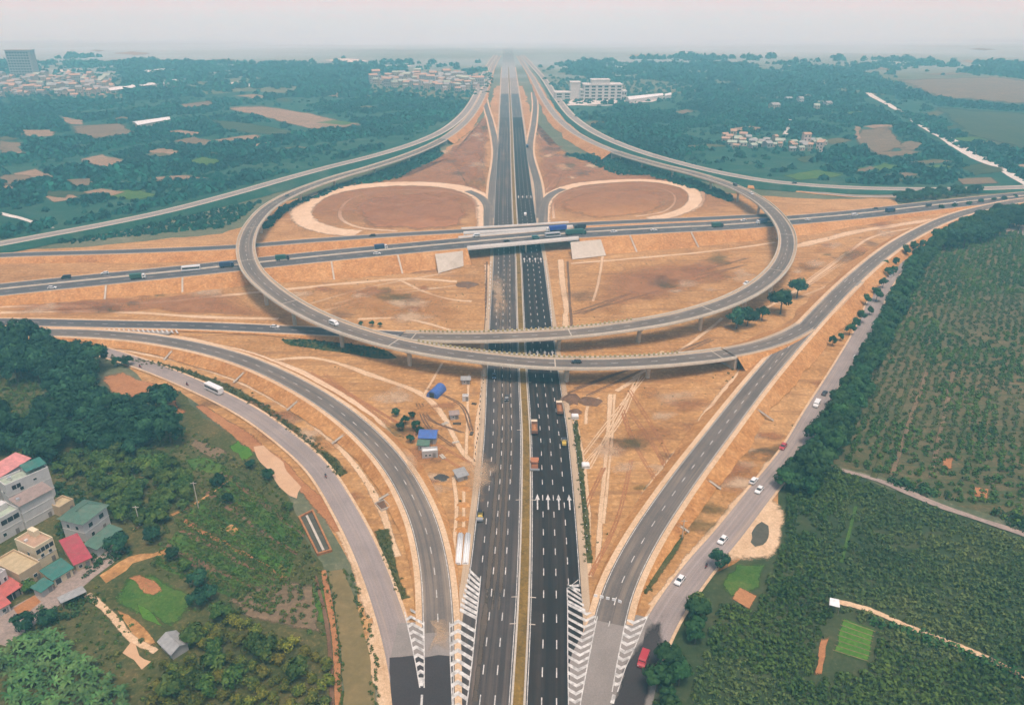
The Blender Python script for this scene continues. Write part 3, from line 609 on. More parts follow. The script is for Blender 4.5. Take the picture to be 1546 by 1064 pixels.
for px, wd in (([(0, 462), (120, 462), (250, 455), (400, 440), (510, 429), (620, 421), (690, 425)], 3.5), ([(600, 421), (640, 440), (680, 452), (712, 455)], 2),
               ([(0, 472), (150, 470), (300, 478), (420, 482)], 3), ([(862, 398), (950, 391), (1040, 383), (1130, 372), (1170, 366)], 2.6),
               ([(910, 385), (905, 420), (895, 455)], 1.5), ([(1200, 372), (1300, 349), (1380, 336), (1440, 328), (1500, 318)], 6), ([(1150, 470), (1215, 430), (1280, 382), (1320, 357), (1400, 340)], 2),
               ([(540, 482), (600, 480), (640, 487), (680, 498)], 2), ([(400, 545), (470, 540), (560, 566), (640, 597), (672, 630), (688, 665), (705, 690), (735, 712)], 2.4),
               ([(640, 597), (655, 570), (668, 548)], 1.0), ([(735, 400), (738, 440), (736, 500)], 3), ([(731, 560), (728, 600), (722, 650), (720, 695)], 2.2), ([(708, 565), (706, 620), (704, 690)], 1.0),
               ([(846, 392), (852, 440), (855, 500)], 3.2), ([(864, 625), (874, 660), (884, 720), (888, 800), (890, 870)], 1.6), ([(884, 640), (888, 612), (905, 600)], 1.2),
               ([(921, 595), (918, 650), (912, 720), (906, 790), (902, 850)], 1.6), ([(928, 595), (924, 660), (917, 730), (911, 790)], .9), ([(1000, 530), (960, 570), (930, 590)], 2.0),
               ([(955, 570), (1010, 540), (1060, 505), (1090, 480)], 1.6), ([(685, 720), (690, 770), (686, 830), (690, 890)], 1.2), ([(700, 740), (700, 800)], .9),
               ([(1120, 560), (1040, 660), (965, 770), (925, 860)], 3.0), ([(640, 250), (680, 262), (712, 280)], 1.6), ([(688, 253), (700, 272), (712, 288)], 2.0), ([(858, 246), (838, 270), (824, 288)], 2.0),
               ([(812, 198), (830, 225), (845, 240)], 6), ([(890, 290), (930, 298), (965, 302)], 4), ([(905, 306), (930, 297), (950, 290)], 3)): track(px, wd)
track([(1024, 278), (1050, 290), (1058, 305), (1040, 318)], 9, LOOPDIRT)
track([(130, 505), (250, 508), (330, 522), (420, 548), (470, 570), (540, 612), (596, 668), (636, 735), (668, 810), (684, 890)], 3.2, LOOPDIRT)
track([(180, 527), (270, 545), (350, 572), (420, 606), (490, 655), (545, 715), (580, 780), (600, 840)], 2.2)
track([(1308, 500), (1250, 585), (1195, 665), (1140, 730), (1080, 800), (1030, 860), (985, 915)], 3.0)
track([(585, 930), (570, 975), (585, 1060), (590, 1110)], 5)
track([(520, 800), (545, 860), (570, 930)], 4); track([(300, 612), (360, 655), (420, 700), (470, 745), (515, 800)], 4, REDSOIL)
for k in range(26):                               # faint wheel ruts of the site traffic
    pl = [((870, 590), (1080, 520)), ((880, 700), (960, 575)), ((470, 560), (690, 700)), ((880, 470), (1120, 400)), ((480, 470), (690, 420)), ((1010, 720), (930, 600)), ((620, 600), (700, 660)), ((1290, 390), (1180, 460)), ((890, 860), (930, 700))][k % 9]; r_ = random.Random(k); f = lambda s: r_.uniform(-s, s)
    a, b = pl; a = (a[0] + f(25), a[1] + f(14)); b = (b[0] + f(25), b[1] + f(14)); m_ = ((a[0] + b[0]) / 2 + f(18), (a[1] + b[1]) / 2 + f(8))
    for o in (-1, 1): track([(a[0] + o * 2.2, a[1]), (m_[0] + o * 2.2, m_[1]), (b[0] + o * 2.2, b[1])], .55, (DARKSOIL, TRACK, REDSOIL)[k % 3])
# planted ditch between slip road and service road
DITCH = track([(165, 541), (240, 551), (310, 572), (380, 606), (440, 646), (490, 690), (515, 718)], 4.0, WEEDS, 'ditch', .1)
track([(575, 800), (590, 850), (607, 905)], 3.5, WEEDS, 'ditch', .1); track([(1000, 830), (1030, 800), (970, 895)], 2.5, WEEDS, 'ditch', .1)
track([(735, 395), (734, 450), (733, 500)], 1.1, DARKSOIL, 'ditch', .1); track([(857, 395), (860, 450), (864, 500)], 1.1, DARKSOIL, 'ditch', .1)
track([(868, 640), (874, 700), (882, 790), (888, 850)], 2.2, WEEDS, 'ditch', .1)
track([(1235, 645), (1190, 700), (1140, 760)], 1.2, REDSOIL, 'ditch', .1)
# dark grass under the ring ramp
sheet('grass_ground', [(425, 512), (500, 512), (560, 520), (600, 540), (560, 540), (500, 530), (440, 522)], .1, WEEDS, .6, 4)
sheet('grass_ground', [(385, 345), (430, 310), (520, 276), (610, 246), (662, 222), (670, 235), (600, 270), (520, 283), (440, 312), (405, 345)], .1, WOODFLOOR, 1, 6)
sheet('grass_ground', [(850, 232), (915, 232), (1000, 255), (1060, 275), (1105, 296), (1100, 305), (1040, 282), (980, 264), (930, 262), (880, 240)], .1, WOODFLOOR, 1, 6)
worn('soil', [(525, 312), (560, 296), (640, 289), (700, 300), (714, 322), (708, 342), (640, 350), (560, 346)], REDSOIL, 1, 6, .3, .1)
worn('soil', [(842, 318), (850, 300), (900, 288), (970, 284), (1005, 295), (1010, 308), (980, 325), (900, 332)], SLOPE, 1, 6, .3, .1)
for px, m in (([(880, 415), (1000, 395), (1130, 385), (1100, 425), (1010, 455), (900, 478)], REDSOIL), ([(470, 430), (600, 432), (690, 440), (700, 490), (600, 478), (500, 468)], SLOPE),
              ([(420, 405), (500, 400), (690, 405), (690, 412), (500, 422), (430, 430)], REDSOIL), ([(640, 250), (700, 208), (738, 170), (738, 230), (735, 285), (690, 275)], REDSOIL), ([(815, 205), (850, 240), (920, 247), (930, 262), (860, 272), (826, 285)], REDSOIL)):
    worn('soil', px, m, 1.5, 8, .6, .05, None, None, .5, .7, .05, 1.1)
for px in ([(400, 335), (440, 300), (520, 280), (600, 273), (650, 246), (705, 207), (738, 170), (738, 230), (736, 300), (735, 345), (560, 352), (420, 362)], [(800, 175), (812, 205), (850, 238), (920, 246), (1000, 268), (1080, 292), (1130, 305), (1120, 325), (960, 333), (822, 342), (812, 300)], [(0, 458), (200, 450), (350, 440), (420, 478), (200, 472), (0, 470)]):
    worn('soil', px, REDSOIL, 1.5, 8, .3, .03, None, None, .5, .62, .05, 1.0)
rgp = np.random.default_rng(33)
SITEP = [[(0, 455), (330, 425), (360, 470), (0, 478)], [(400, 405), (690, 412), (715, 490), (560, 492), (440, 470)], [(862, 400), (1160, 370), (1160, 400), (1060, 455), (870, 485)], [(430, 545), (600, 545), (700, 590), (712, 700), (690, 860), (600, 680)],
         [(865, 580), (1090, 560), (1130, 560), (1010, 720), (910, 880), (880, 720)], [(1290, 520), (1180, 680), (1050, 800), (980, 880), (1060, 730), (1180, 580)], [(1210, 350), (1400, 330), (1290, 390), (1180, 450)], [(200, 540), (420, 590), (560, 720), (600, 830), (500, 690), (330, 580)], [(650, 250), (735, 170), (735, 285)], [(815, 210), (920, 250), (835, 285)]]
for k in range(150):
    pl = SITEP[k % len(SITEP)]; u = rgp.dirichlet(np.ones(len(pl)) * .8); x = sum(a * p[0] for a, p in zip(u, pl)); y = sum(a * p[1] for a, p in zip(u, pl)); s = rgp.uniform(.5, 1.6) * y / 500
    w_, h = 26 * s, 9 * s; px = [(x + w_ * math.cos(a) * rgp.uniform(.6, 1.3), y + h * math.sin(a) * rgp.uniform(.6, 1.3)) for a in np.linspace(0, 5.6, 9)]
    worn('soil', px, (REDSOIL, TRACK, SLOPE, REDSOIL, TRACK, WEEDS, DARKSOIL)[k % 7], 1.5, 4, .75, (.12, .2, .3)[k % 3], None, None, .75, .42 if k % 7 > 4 else (.5, .65)[k % 2], .1, 1.2)
# left gardens
sheet('garden_ground', [(-700, 525), (-120, 515), (60, 530), (60, 680), (270, 590), (300, 620), (350, 655), (392, 690), (425, 735), (455, 790), (487, 850), (500, 920), (512, 1110), (-160, 1180), (-800, 1180)], .03, WEEDS, 1, 6)
a0_, a1_, c0_, c1_ = (232, 850), (340, 700), (415, 930), (462, 800)
STRIPM = [GRASSY, DARKSOIL, GRASSY, WEEDS, LAWN, WEEDS, DARKSOIL, GRASSY, REDSOIL, GRASSY, WEEDS, GRASSY, DARKSOIL, GRASSY]
ROWPTS, LOWPTS = [], []
L = lambda a, b, f: (a[0] + (b[0] - a[0]) * f, a[1] + (b[1] - a[1]) * f)
_g = random.Random(9)
for k in range(24):
    f0, f1 = k / 24, (k + _g.uniform(.7, .9)) / 24; m = STRIPM[(k * 5) % 14]
    for h0, h1 in (((0, 1),) if k % 3 else ((0, .46), (.5, 1))):
        q = [L(L(a0_, a1_, f), L(c0_, c1_, f), h) for f, h in ((f0, h0), (f0, h1), (f1, h1), (f1, h0))]; sheet('garden_bed', q, .06, m, .3, 2.5)
        if m in (DARKSOIL, REDSOIL): m = _g.choice((WEEDS, GRASSY, DARKSOIL))
    for r_, lst, sp in ((f0, ROWPTS if k % 2 else LOWPTS, 1.1), ((f0 + f1) / 2, LOWPTS, .7)):
        p, q = P(*L(a0_, a1_, r_)), P(*L(c0_, c1_, r_)); n = int((q - p).length / sp)
        lst += [tuple((p + (q - p) * (i / n)).xy + Vector((_g.uniform(-.3, .3), _g.uniform(-.3, .3)))) for i in range(n) if _g.random() < .72]
for px, m in (([(345, 674), (360, 664), (384, 688), (367, 700)], LAWN), ([(293, 662), (345, 687), (330, 697), (283, 672)], BROWNFIELD), ([(278, 694), (310, 690), (350, 706), (330, 718), (290, 712)], GRASSY),
              ([(170, 905), (190, 872), (232, 865), (305, 905), (262, 952), (212, 930)], GRASSY), ([(192, 872), (210, 867), (248, 893), (233, 901)], REDSOIL), ([(205, 910), (225, 920), (250, 950), (215, 935)], LAWN),
              ([(175, 920), (205, 935), (240, 975), (225, 985), (195, 950)], SOIL), ([(340, 905), (410, 875), (485, 880), (492, 960), (420, 945), (360, 930)], BROWNFIELD), ([(470, 880), (496, 890), (498, 950), (478, 940)], GRASSY),
              ([(-20, 1000), (30, 1000), (60, 1110), (-60, 1110)], WEEDS), ([(350, 790), (362, 800), (352, 812), (335, 800)], SOIL), ([(185, 660), (230, 620), (268, 600), (285, 622), (240, 650)], REDSOIL), ([(155, 568), (185, 560), (240, 582), (205, 610), (172, 600)], REDSOIL)):
    worn('garden_bed', px, m, .5, 3, .3, .5)
sheet('dirt_track', [(150, 868), (195, 840), (250, 828), (256, 836), (200, 850), (160, 880)], .1, SOIL, .5, 3)
track([(132, 898), (165, 925), (200, 965), (235, 985)], 1.6, TRACK); track([(200, 800), (260, 778), (300, 758), (350, 722)], 1.2, SOIL)
sheet('lane', [(-40, 960), (20, 915), (80, 880), (130, 850), (165, 830), (190, 832), (170, 850), (120, 890), (70, 930), (10, 975)], .1, LANE, .3, 4)
sheet('pond_water', [(383, 674), (398, 672), (430, 705), (455, 735), (448, 752), (430, 742), (408, 712), (388, 690)], .1, WATERMUD, .4, 3)
sheet('pond_water', [(185, 985), (198, 968), (228, 998), (214, 1010)], .1, WATERMUD, .3, 2)
sheet('canal_water', [(497, 862), (520, 858), (545, 930), (560, 1000), (565, 1110), (522, 1110), (515, 980), (505, 910)], .12, CANALW, .3, 4)
track([(488, 862), (500, 930), (508, 1000), (512, 1100)], 1.4, REDSOIL, z=.13); track([(476, 870), (494, 940), (500, 1010), (502, 1100)], .9, DARKSOIL, z=.12)
# concrete lined basin
tk = thing('settling_basin', 'narrow concrete lined basin of murky water beside the service road', 'basin', (0, 0, 0))
bp = [(452, 782), (472, 772), (500, 832), (480, 838)]; bw = PP(bp); m_ = MB()
for k in range(4):
    a, b = bw[k], bw[(k + 1) % 4]; c = (a + b) / 2; m_.obox(c.xy, (b - a).xy, (b - a).length / 2 + .2, .28, -.2, .8 + .02 * k)
m_.build('basin_wall', REDSOIL, tk)
m_ = MB(); m_.quad(*[p + Vector((0, 0, .25)) for p in bw]); m_.build('basin_water', POOLD, tk)
c = (bw[0] + bw[1]) / 2; d = (bw[2] + bw[3]) / 2; m_ = MB().obox(((c + d) / 2).xy, (d - c).xy, (d - c).length / 2 - 1, .35, -.2, .55); m_.build('divider', CONC, tk)
# right: pond in a sandy clearing, beds, paths, far dirt road
worn('sandy_ground', [(1168, 748), (1188, 775), (1180, 825), (1160, 850), (1098, 852), (1090, 832), (1130, 785)], TRACK, .7, 4, .35, .3)
sheet('pond_water', [(1133, 818), (1138, 798), (1150, 787), (1160, 793), (1161, 806), (1152, 822), (1140, 825)], .13, POOLD, .3, 2)
worn('garden_bed', [(1110, 850), (1158, 852), (1150, 890), (1100, 905), (1085, 885)], GRASSY, .5, 3, .3, .5); worn('garden_bed', [(1104, 905), (1116, 886), (1144, 900), (1132, 922)], REDSOIL, .2, 3, .25, .8)
worn('garden_bed', [(1272, 932), (1322, 950), (1310, 1002), (1256, 985)], LAWN, .3, 3, .2, .8); worn('garden_bed', [(1228, 1020), (1240, 962), (1252, 962), (1240, 1022)], REDSOIL, .3, 3, .3, .8)
m_ = MB()
for k in range(7):
    f = (k + .5) / 7; a = P(1272 + (1256 - 1272) * f, 932 + 53 * f, .14); b = P(1322 + (1310 - 1322) * f, 950 + 52 * f, .14); n_ = Vector((0, .16, 0)); m_.quad(a - n_, b - n_, b + n_, a + n_)

for i_, v_ in enumerate(m_.v): m_.v[i_] = (v_[0], v_[1], LAYER[0] + .034)
layer()
tag(m_.build('garden_bed', BROWNFIELD), kind='structure')
track([(1262, 908), (1310, 920), (1380, 950), (1470, 985), (1560, 1030), (1660, 1080)], 1.6); track([(1270, 710), (1330, 728), (1420, 765), (1500, 792), (1600, 825)], 2.6, LANE)
track([(1292, 765), (1283, 800), (1270, 850)], .9, GRASSY)
for k, (x0, x1) in enumerate(((1400, 1345), (1440, 1405), (1380, 1318))): track([(x0, 560), ((x0 + x1) / 2, 640), (x1, 722)], 1.6, WEEDS if k == 2 else BROWNFIELD)
for px in ([(1420, 690), (1440, 692), (1438, 710), (1420, 708)], [(1470, 735), (1495, 738), (1492, 755), (1468, 750)]): worn('garden_bed', px, REDSOIL, .5, 3, .4, .6)
track([(1280, 122), (1320, 147), (1376, 178), (1430, 208), (1480, 236), (1546, 276), (1640, 330)], 9, PALEFIELD, 'dirt_road', step=12); track([(1378, 182), (1420, 208), (1465, 236), (1500, 252)], 7, PALEFIELD, 'dirt_road', step=12)
sheet('paved_yard', [(1500, 338), (1560, 326), (1640, 330), (1640, 350), (1560, 358), (1520, 350)], .12, LANE, 1, 8)
track([(0, 322), (40, 333), (80, 345)], 3.5, PALEFIELD, 'dirt_road')
# clearings between the far woods
FIELDS = [([(338, 162), (392, 159), (470, 171), (520, 183), (555, 189), (520, 198), (470, 197), (415, 183)], FARFIELD), ([(118, 240), (155, 232), (192, 245), (160, 258), (130, 248)], FARFIELD), ([(15, 262), (55, 254), (86, 268), (40, 277)], FARFIELD),
          ([(95, 271), (142, 269), (140, 281), (108, 282)], BROWNFIELD), ([(65, 297), (100, 290), (122, 300), (80, 307)], FARFIELD), ([(20, 196), (80, 196), (88, 206), (40, 208)], FARFIELD), ([(310, 213), (390, 203), (400, 208), (335, 219)], FARFIELD),
          ([(372, 220), (425, 211), (432, 216), (380, 227)], FARFIELD), ([(100, 190), (180, 186), (215, 205), (150, 212), (110, 205)], BROWNFIELD), ([(90, 176), (130, 182), (128, 190), (95, 188)], FARFIELD), ([(0, 212), (40, 215), (35, 240), (0, 232)], BROWNFIELD),
          ([(310, 180), (400, 190), (470, 205), (380, 203), (330, 196)], CROPFLOOR), ([(270, 158), (320, 152), (330, 160), (280, 168)], BROWNFIELD), ([(0, 278), (22, 281), (18, 292), (0, 290)], FARFIELD), ([(230, 270), (248, 266), (252, 276), (238, 280)], BROWNFIELD),
          ([(1300, 195), (1345, 190), (1372, 225), (1330, 238), (1290, 215)], BROWNFIELD), ([(1290, 190), (1300, 192), (1302, 212), (1290, 212)], FARFIELD), ([(1400, 160), (1546, 170), (1700, 200), (1546, 230), (1450, 205)], CROPFLOOR), ([(1340, 120), (1500, 115), (1700, 140), (1546, 160), (1400, 148)], BROWNFIELD),
          ([(1180, 205), (1190, 180), (1196, 180), (1192, 206)], PALEFIELD), ([(1440, 270), (1500, 268), (1510, 278), (1450, 280)], BROWNFIELD)]
for k, (px, m) in enumerate(FIELDS): worn('field', px, m, 2, 16, .3, .02, .3 + .01 * k)
rg = np.random.default_rng(15)
for k in range(64):                               # small plots showing between the nearer woods
    lft = k % 2; x = rg.uniform(-200, 640) if lft else rg.uniform(880, 1650); y = rg.uniform(150, 300) if lft else rg.uniform(165, 272)
    if lft and y > 345 - .25 * x: continue
    if not lft and (y > 283 or y > 175 + .45 * (x - 850)): continue
    s = y / 220; w_ = rg.uniform(14, 46) * s; h = rg.uniform(3, 8) * s; sk = rg.uniform(6, 22) * s * (1 if lft else -1)
    px = [(x - w_, y), (x - sk * .3, y - h), (x + w_, y - h * .1), (x + sk, y + h)]; worn('field', px, (GRASSY, FARFIELD, CROPFLOOR, BROWNFIELD, ORCHFLOOR)[k % 5], 3, 12, .3, .04, .36 + .002 * k); FIELDS.append((px, None))
rg = np.random.default_rng(5)
for k in range(46):
    x = rg.uniform(-250, 640) if k % 3 else rg.uniform(960, 1700); y = rg.uniform(72, 160) if k % 3 else rg.uniform(75, 115); s = y / 160
    w_ = rg.uniform(25, 70) * s; h = rg.uniform(3, 7) * s; sk = rg.uniform(-20, 20) * s
    worn('field', [(x - w_, y - h * .2), (x + sk, y - h), (x + w_, y + h * .1), (x - sk * .5, y + h)], (FARFIELD, PALEFIELD, BROWNFIELD, CROPFLOOR)[k % 4], 8, 40, .35, .01, .55 + .004 * k)
# long white plastic tunnels / sheds among the far fields
WHITE = flat('white_sheet', (.72, .72, .70), .5, .06); 
def slab_roof(name, label, cat, px, h, mat, wall, group=None):
    pts = PP(px, h); root = thing(name, label, cat, tuple(sum(pts, Vector()) / 4 - Vector((0, 0, h))), 0, group); o = root.location
    r = MB(); q = [p - o for p in pts]; m0 = (q[0] + q[3]) / 2 + Vector((0, 0, h * .3)); m1 = (q[1] + q[2]) / 2 + Vector((0, 0, h * .3))
    r.quad(q[0], q[1], m1, m0); r.quad(m0, m1, q[2], q[3]); r.build('roof', mat, root)
    b = MB(); 
    for k in range(4):
        a, c = q[k] * .97, q[(k + 1) % 4] * .97; a.z = c.z = h - .02; b.quad((a.x, a.y, -.1), (c.x, c.y, -.1), (c.x, c.y, h), (a.x, a.y, h))
    b.build('wall', wall, root); return root
for px, lb in (([(199, 184), (254, 176.5), (258, 180), (208, 189)], 'long white roofed shed alone in the dark green left fields'), ([(160, 133), (200, 128), (206, 132), (166, 137)], 'long pale shed beside the hazy left village'), ([(205, 126), (250, 122), (256, 126), (212, 130)], 'wide pale shed to the right of the hazy village sheds'),
               ([(215, 106), (258, 103), (262, 106), (222, 110)], 'faint pale shed farthest back in the left haze'), ([(245, 121), (278, 119), (283, 123), (252, 125)], 'short pale shed at the end of the hazy shed row')):
    slab_roof('farm_shed', lb, 'shed', px, 5, WHITE, CONC)
# drainage chutes down the embankments
def chute(path, half, side, px):
    c, i = path.near(*px); p0 = Vector(path.p[i]); n_ = Vector((path.n[i][0], path.n[i][1], 0)) * side; t_ = Vector((path.t[i][0], path.t[i][1], 0)); z = p0.z
    a = p0 + n_ * half; b = p0 + n_ * (half + z * 1.75 + 1.5); b.z = .25; a.z = z + .2; m_ = MB(); m_.quad(a - t_ * .45, a + t_ * .45, b + t_ * .45, b - t_ * .45); k = len(m_.v)
    up = Vector((0, 0, .3))
    for s_ in (-.5, .5): m_.quad(a + t_ * s_, b + t_ * s_, b + t_ * s_ + up, a + t_ * s_ + up)
    o = m_.build('drain_chute', CONC); return tag(o, None, 'drain chute')
chl = []
for x, y in ((150, 440), (272, 430), (500, 405), (608, 393), (955, 362), (1045, 352)): chl.append((chute(I, 12.2, -1, (x, y)), 'highway'))
for x, y in ((262, 525), (368, 560), (448, 606), (512, 655), (590, 745)): chl.append((chute(E, 5.9, -1, (x, y)), 'slip road'))
for x, y in ((1140, 620), (1060, 720), (1010, 790)): chl.append((chute(Gp, 6.1, 1, (x, y)), 'right slip road'))
near_l = ['pale concrete chute down the highway bank farthest from the bridge', 'pale concrete chute below the dark green truck on the highway bank', 'pale concrete chute on the highway bank just right of the ring ramp', 'pale concrete chute nearest the left slope paving of the bridge',
          'pale concrete chute nearest the right slope paving of the bridge', 'pale concrete chute on the right highway bank, second from the bridge', 'pale drain strip at the head of the left slip road bank', 'pale drain strip on the slip road bank above the white bus',
          'pale drain strip midway down the left slip road bank', 'pale drain strip on the slip road bank by the end of the dark ditch', 'pale drain strip lowest on the left slip road bank', 'pale drain strip highest on the right slip road bank', 'pale drain strip midway along the right slip road bank', 'pale drain strip on the right slip road bank above two parked white cars']
for (o, _), l in zip(chl, near_l): o['label'] = l; o['group'] = 'drain chutes on the embankments'
# ------------------------------------------------------------------ vegetation
def leaf_quads(C, N, size, rg, aspect=.6):
    n = len(C); N = N / (np.linalg.norm(N, axis=1)[:, None] + 1e-9); h = rg.normal(size=(n, 3)); u = np.cross(N, h); u /= np.linalg.norm(u, axis=1)[:, None] + 1e-9; v = np.cross(N, u)
    s = (size * rg.uniform(.6, 1.35, n))[:, None]; V = np.stack([C - u * s, C - v * s * aspect + N * s * .12, C + u * s, C + v * s * aspect + N * s * .12], 1).reshape(-1, 3)
    F = np.arange(4 * n).reshape(n, 4); return V, F
def crown(seed, n, rx, rz, cz, clumps, cr, leaf, lean=0.0, open_=.0):
    rg = np.random.default_rng(seed); d = rg.normal(size=(clumps, 3)); d /= np.linalg.norm(d, axis=1)[:, None]; d[:, 2] = np.where(d[:, 2] < -.45, -d[:, 2] * .6, d[:, 2])
    r = rg.uniform(.45, 1.0, clumps) ** .6; cen = d * r[:, None] * np.array([rx, rx, rz]); rr = cr * rg.uniform(.65, 1.3, clumps)
    k = rg.integers(0, clumps, n); off = rg.normal(size=(n, 3)); off /= np.linalg.norm(off, axis=1)[:, None]; off *= (rr[k] * rg.uniform(.35, 1.0, n) ** .5)[:, None]; off[:, 2] *= .75
    C = cen[k] + off; N = off / rr[k][:, None] + C / np.array([rx, rx, rz]) * .5 + rg.normal(0, .26, (n, 3)) + np.array([0, 0, .35]); C = C + np.array([lean, 0, cz]); return leaf_quads(C, N, leaf, rg)
def trunk_mb(h, r, seed, limbs=4, spread=2.0):
    rg = random.Random(seed); m = MB(); top = Vector((rg.uniform(-.3, .3), rg.uniform(-.3, .3), h)); mid = Vector((top.x * .3, top.y * .3, h * .5))
    m.cyl((0, 0, -.3), mid, r, r * .75, 7); m.cyl(mid, top, r * .75, r * .4, 7)
    for k in range(limbs):
        a = 2 * math.pi * (k + rg.random() * .6) / limbs; b = mid.lerp(top, rg.uniform(.1, .9)); m.cyl(b, b + Vector((math.cos(a) * spread, math.sin(a) * spread, h * .32)), r * .4, r * .12, 5)
    return m
BARK = flat('bark', (.10, .075, .05), .9, .3, 3)
L_DARK = leaf_mat('foliage_dark', (.003, .019, .010), (.010, .046, .022), (.045, .13, .045))
L_ROW = leaf_mat('foliage_row', (.008, .034, .010), (.022, .072, .020), (.06, .135, .032))
L_MID = leaf_mat('foliage_mid', (.014, .044, .008), (.048, .095, .014), (.13, .165, .03))
L_ORCH = leaf_mat('foliage_orchard', (.03, .055, .008), (.095, .12, .014), (.25, .215, .028))
L_BAN = leaf_mat('banana_leaf', (.022, .062, .016), (.06, .135, .034), (.15, .25, .07), .2, .55)
L_CROP = leaf_mat('crop_leaf', (.009, .038, .006), (.038, .100, .015), (.12, .20, .034), .035)
L_CROP2 = leaf_mat('crop_leaf_dry', (.016, .038, .010), (.052, .088, .021), (.13, .145, .04), .03)
L_VEG = leaf_mat('vegetable_leaf', (.022, .07, .008), (.06, .15, .018), (.14, .24, .04))
L_FAR = leaf_mat('foliage_far', (.001, .030, .026), (.002, .060, .046), (.010, .125, .075), .012)
L_SCRUB = leaf_mat('scrub_leaf', (.02, .042, .009), (.066, .095, .018), (.17, .155, .036), .1)
def proto(kind, seed, mat, n, rx, rz, cz, clumps, cr, leaf, th, tr, limbs=4, sp=2.0):
    V, F = crown(seed, n, rx, rz, cz, clumps, cr, leaf); return kind, mesh_np('crown', V, F, mat, False), trunk_mb(th, tr, seed, limbs, sp).mesh('trunk', BARK)
def plant_at(pr, loc, label, cat, group, s=1.0, sz=None, rz=None):
    kind, cm, tm = pr; o = thing(kind, label, cat, loc, random.uniform(0, 6.28) if rz is None else rz, group); o.scale = (s, s, sz or s); link('trunk', tm, o); link('crown', cm, o); return o
def inpoly(X, Y, poly):
    ins = np.zeros(len(X), bool); j = len(poly) - 1
    for i in range(len(poly)):
        xi, yi, xj, yj = *poly[i], *poly[j]; ins ^= ((yi > Y) != (yj > Y)) & (X < (xj - xi) * (Y - yi) / (yj - yi + 1e-12) + xi); j = i
    return ins
def poly_xy(px): return [tuple(p.xy) for p in PP(px)]
def scatter(px, sp, seed=0, jit=.38, rot=0.0, spy=None, excl=(), world=None):
    P_ = world or poly_xy(px); A_ = np.array(P_); c, s = math.cos(rot), math.sin(rot); rg = np.random.default_rng(seed); q = A_ @ np.array([[c, -s], [s, c]]); spy = spy or sp
    gx, gy = np.meshgrid(np.arange(q[:, 0].min(), q[:, 0].max(), sp), np.arange(q[:, 1].min(), q[:, 1].max(), spy)); g = np.stack([gx.ravel(), gy.ravel()], 1); g = g + rg.uniform(-jit, jit, g.shape) * np.array([sp, spy])
    g = g @ np.array([[c, s], [-s, c]]); k = inpoly(g[:, 0], g[:, 1], P_)
    for e in excl: k &= ~inpoly(g[:, 0], g[:, 1], poly_xy(e))
    return g[k]
def vnoise(X, Y, sc, seed=0):
    rg = np.random.default_rng(seed); v = 0
    for k in range(5):
        a = rg.uniform(0, 6.28); f = sc * (1.0 + .7 * k); v = v + np.sin((X * math.cos(a) + Y * math.sin(a)) * f + rg.uniform(0, 6.28)) / (1 + .4 * k)
    return v
def mass(name, label, pts, z, size, bases, mat, seed, cat='plants', szv=(.7, 1.3), kind='stuff', hscale=None):
    """many small plants merged into one object"""
    rg = np.random.default_rng(seed); n = len(pts); a = rg.uniform(0, 6.28, n); s = size * rg.uniform(*szv, n); which = rg.integers(0, len(bases), n); VV, FF, o = [], [], 0
    if hscale is not None: s = s * hscale
    for b, (V, F) in enumerate(bases):
        k = np.where(which == b)[0]
        if not len(k): continue
        c, si = np.cos(a[k])[:, None], np.sin(a[k])[:, None]; x = V[None, :, 0] * c - V[None, :, 1] * si; y = V[None, :, 0] * si + V[None, :, 1] * c; zz = np.broadcast_to(V[None, :, 2], x.shape)
        W = np.stack([x * s[k][:, None] + pts[k, 0][:, None], y * s[k][:, None] + pts[k, 1][:, None], zz * s[k][:, None] + z], 2).reshape(-1, 3)
        FF.append((F[None] + (np.arange(len(k)) * len(V))[:, None, None]).reshape(-1, 4) + o); VV.append(W); o += len(W)
    ob = mesh_np(name, np.concatenate(VV), np.concatenate(FF), mat); return tag(ob, label, cat, None, kind)

# near broadleaf trees on the left
DK = [proto('broadleaf_tree', 100 + k, L_DARK, 1500, 4.6, 3.6, 6.2, 26, 1.75, .62, 6.5, .38) for k in range(4)]
ROW = [proto('roadside_tree', 120 + k, L_ROW, 1100, 2.7, 2.8, 4.6, 18, 1.25, .48, 4.6, .22, 4, 1.3) for k in range(4)]
MID = [proto('garden_tree', 140 + k, L_MID, 700, 2.7, 2.0, 3.0, 14, 1.25, .45, 3.0, .2, 4, 1.2) for k in range(4)]
ORC = [proto('orchard_tree', 160 + k, L_ORCH, 520, 1.75, 1.35, 1.85, 12, .9, .3, 1.5, .11, 4, .7) for k in range(4)]
clump_main = [(-30, 520), (40, 518), (70, 530), (120, 540), (150, 555), (158, 590), (172, 622), (215, 620), (258, 598), (274, 610), (275, 640), (262, 678), (190, 694), (110, 692), (60, 704), (20, 688), (-10, 692), (-30, 692)]
gap = [[(60, 590), (0, 580), (-20, 620), (40, 650), (75, 620)]]
for k, (x, y) in enumerate(scatter(clump_main, 7.4, 3, .32, .4, excl=gap)):
    px = k; s = random.uniform(.7, 1.15) * (1.15 if y > 300 else 1)
    plant_at(random.choice(DK), (x, y, 0), 'big dark green broadleaf tree in the dense clump left of the service road', 'tree', 'trees of the dark left clump', s, s * random.uniform(.9, 1.2))
for (x, y), l, s in (((178, 553), 'small round tree at the fork of the service road, left of its twin', .45), ((194, 553), 'small round tree at the fork of the service road, right of its twin', .5)):
    plant_at(DK[1], P(x, y), l, 'tree', None, s)
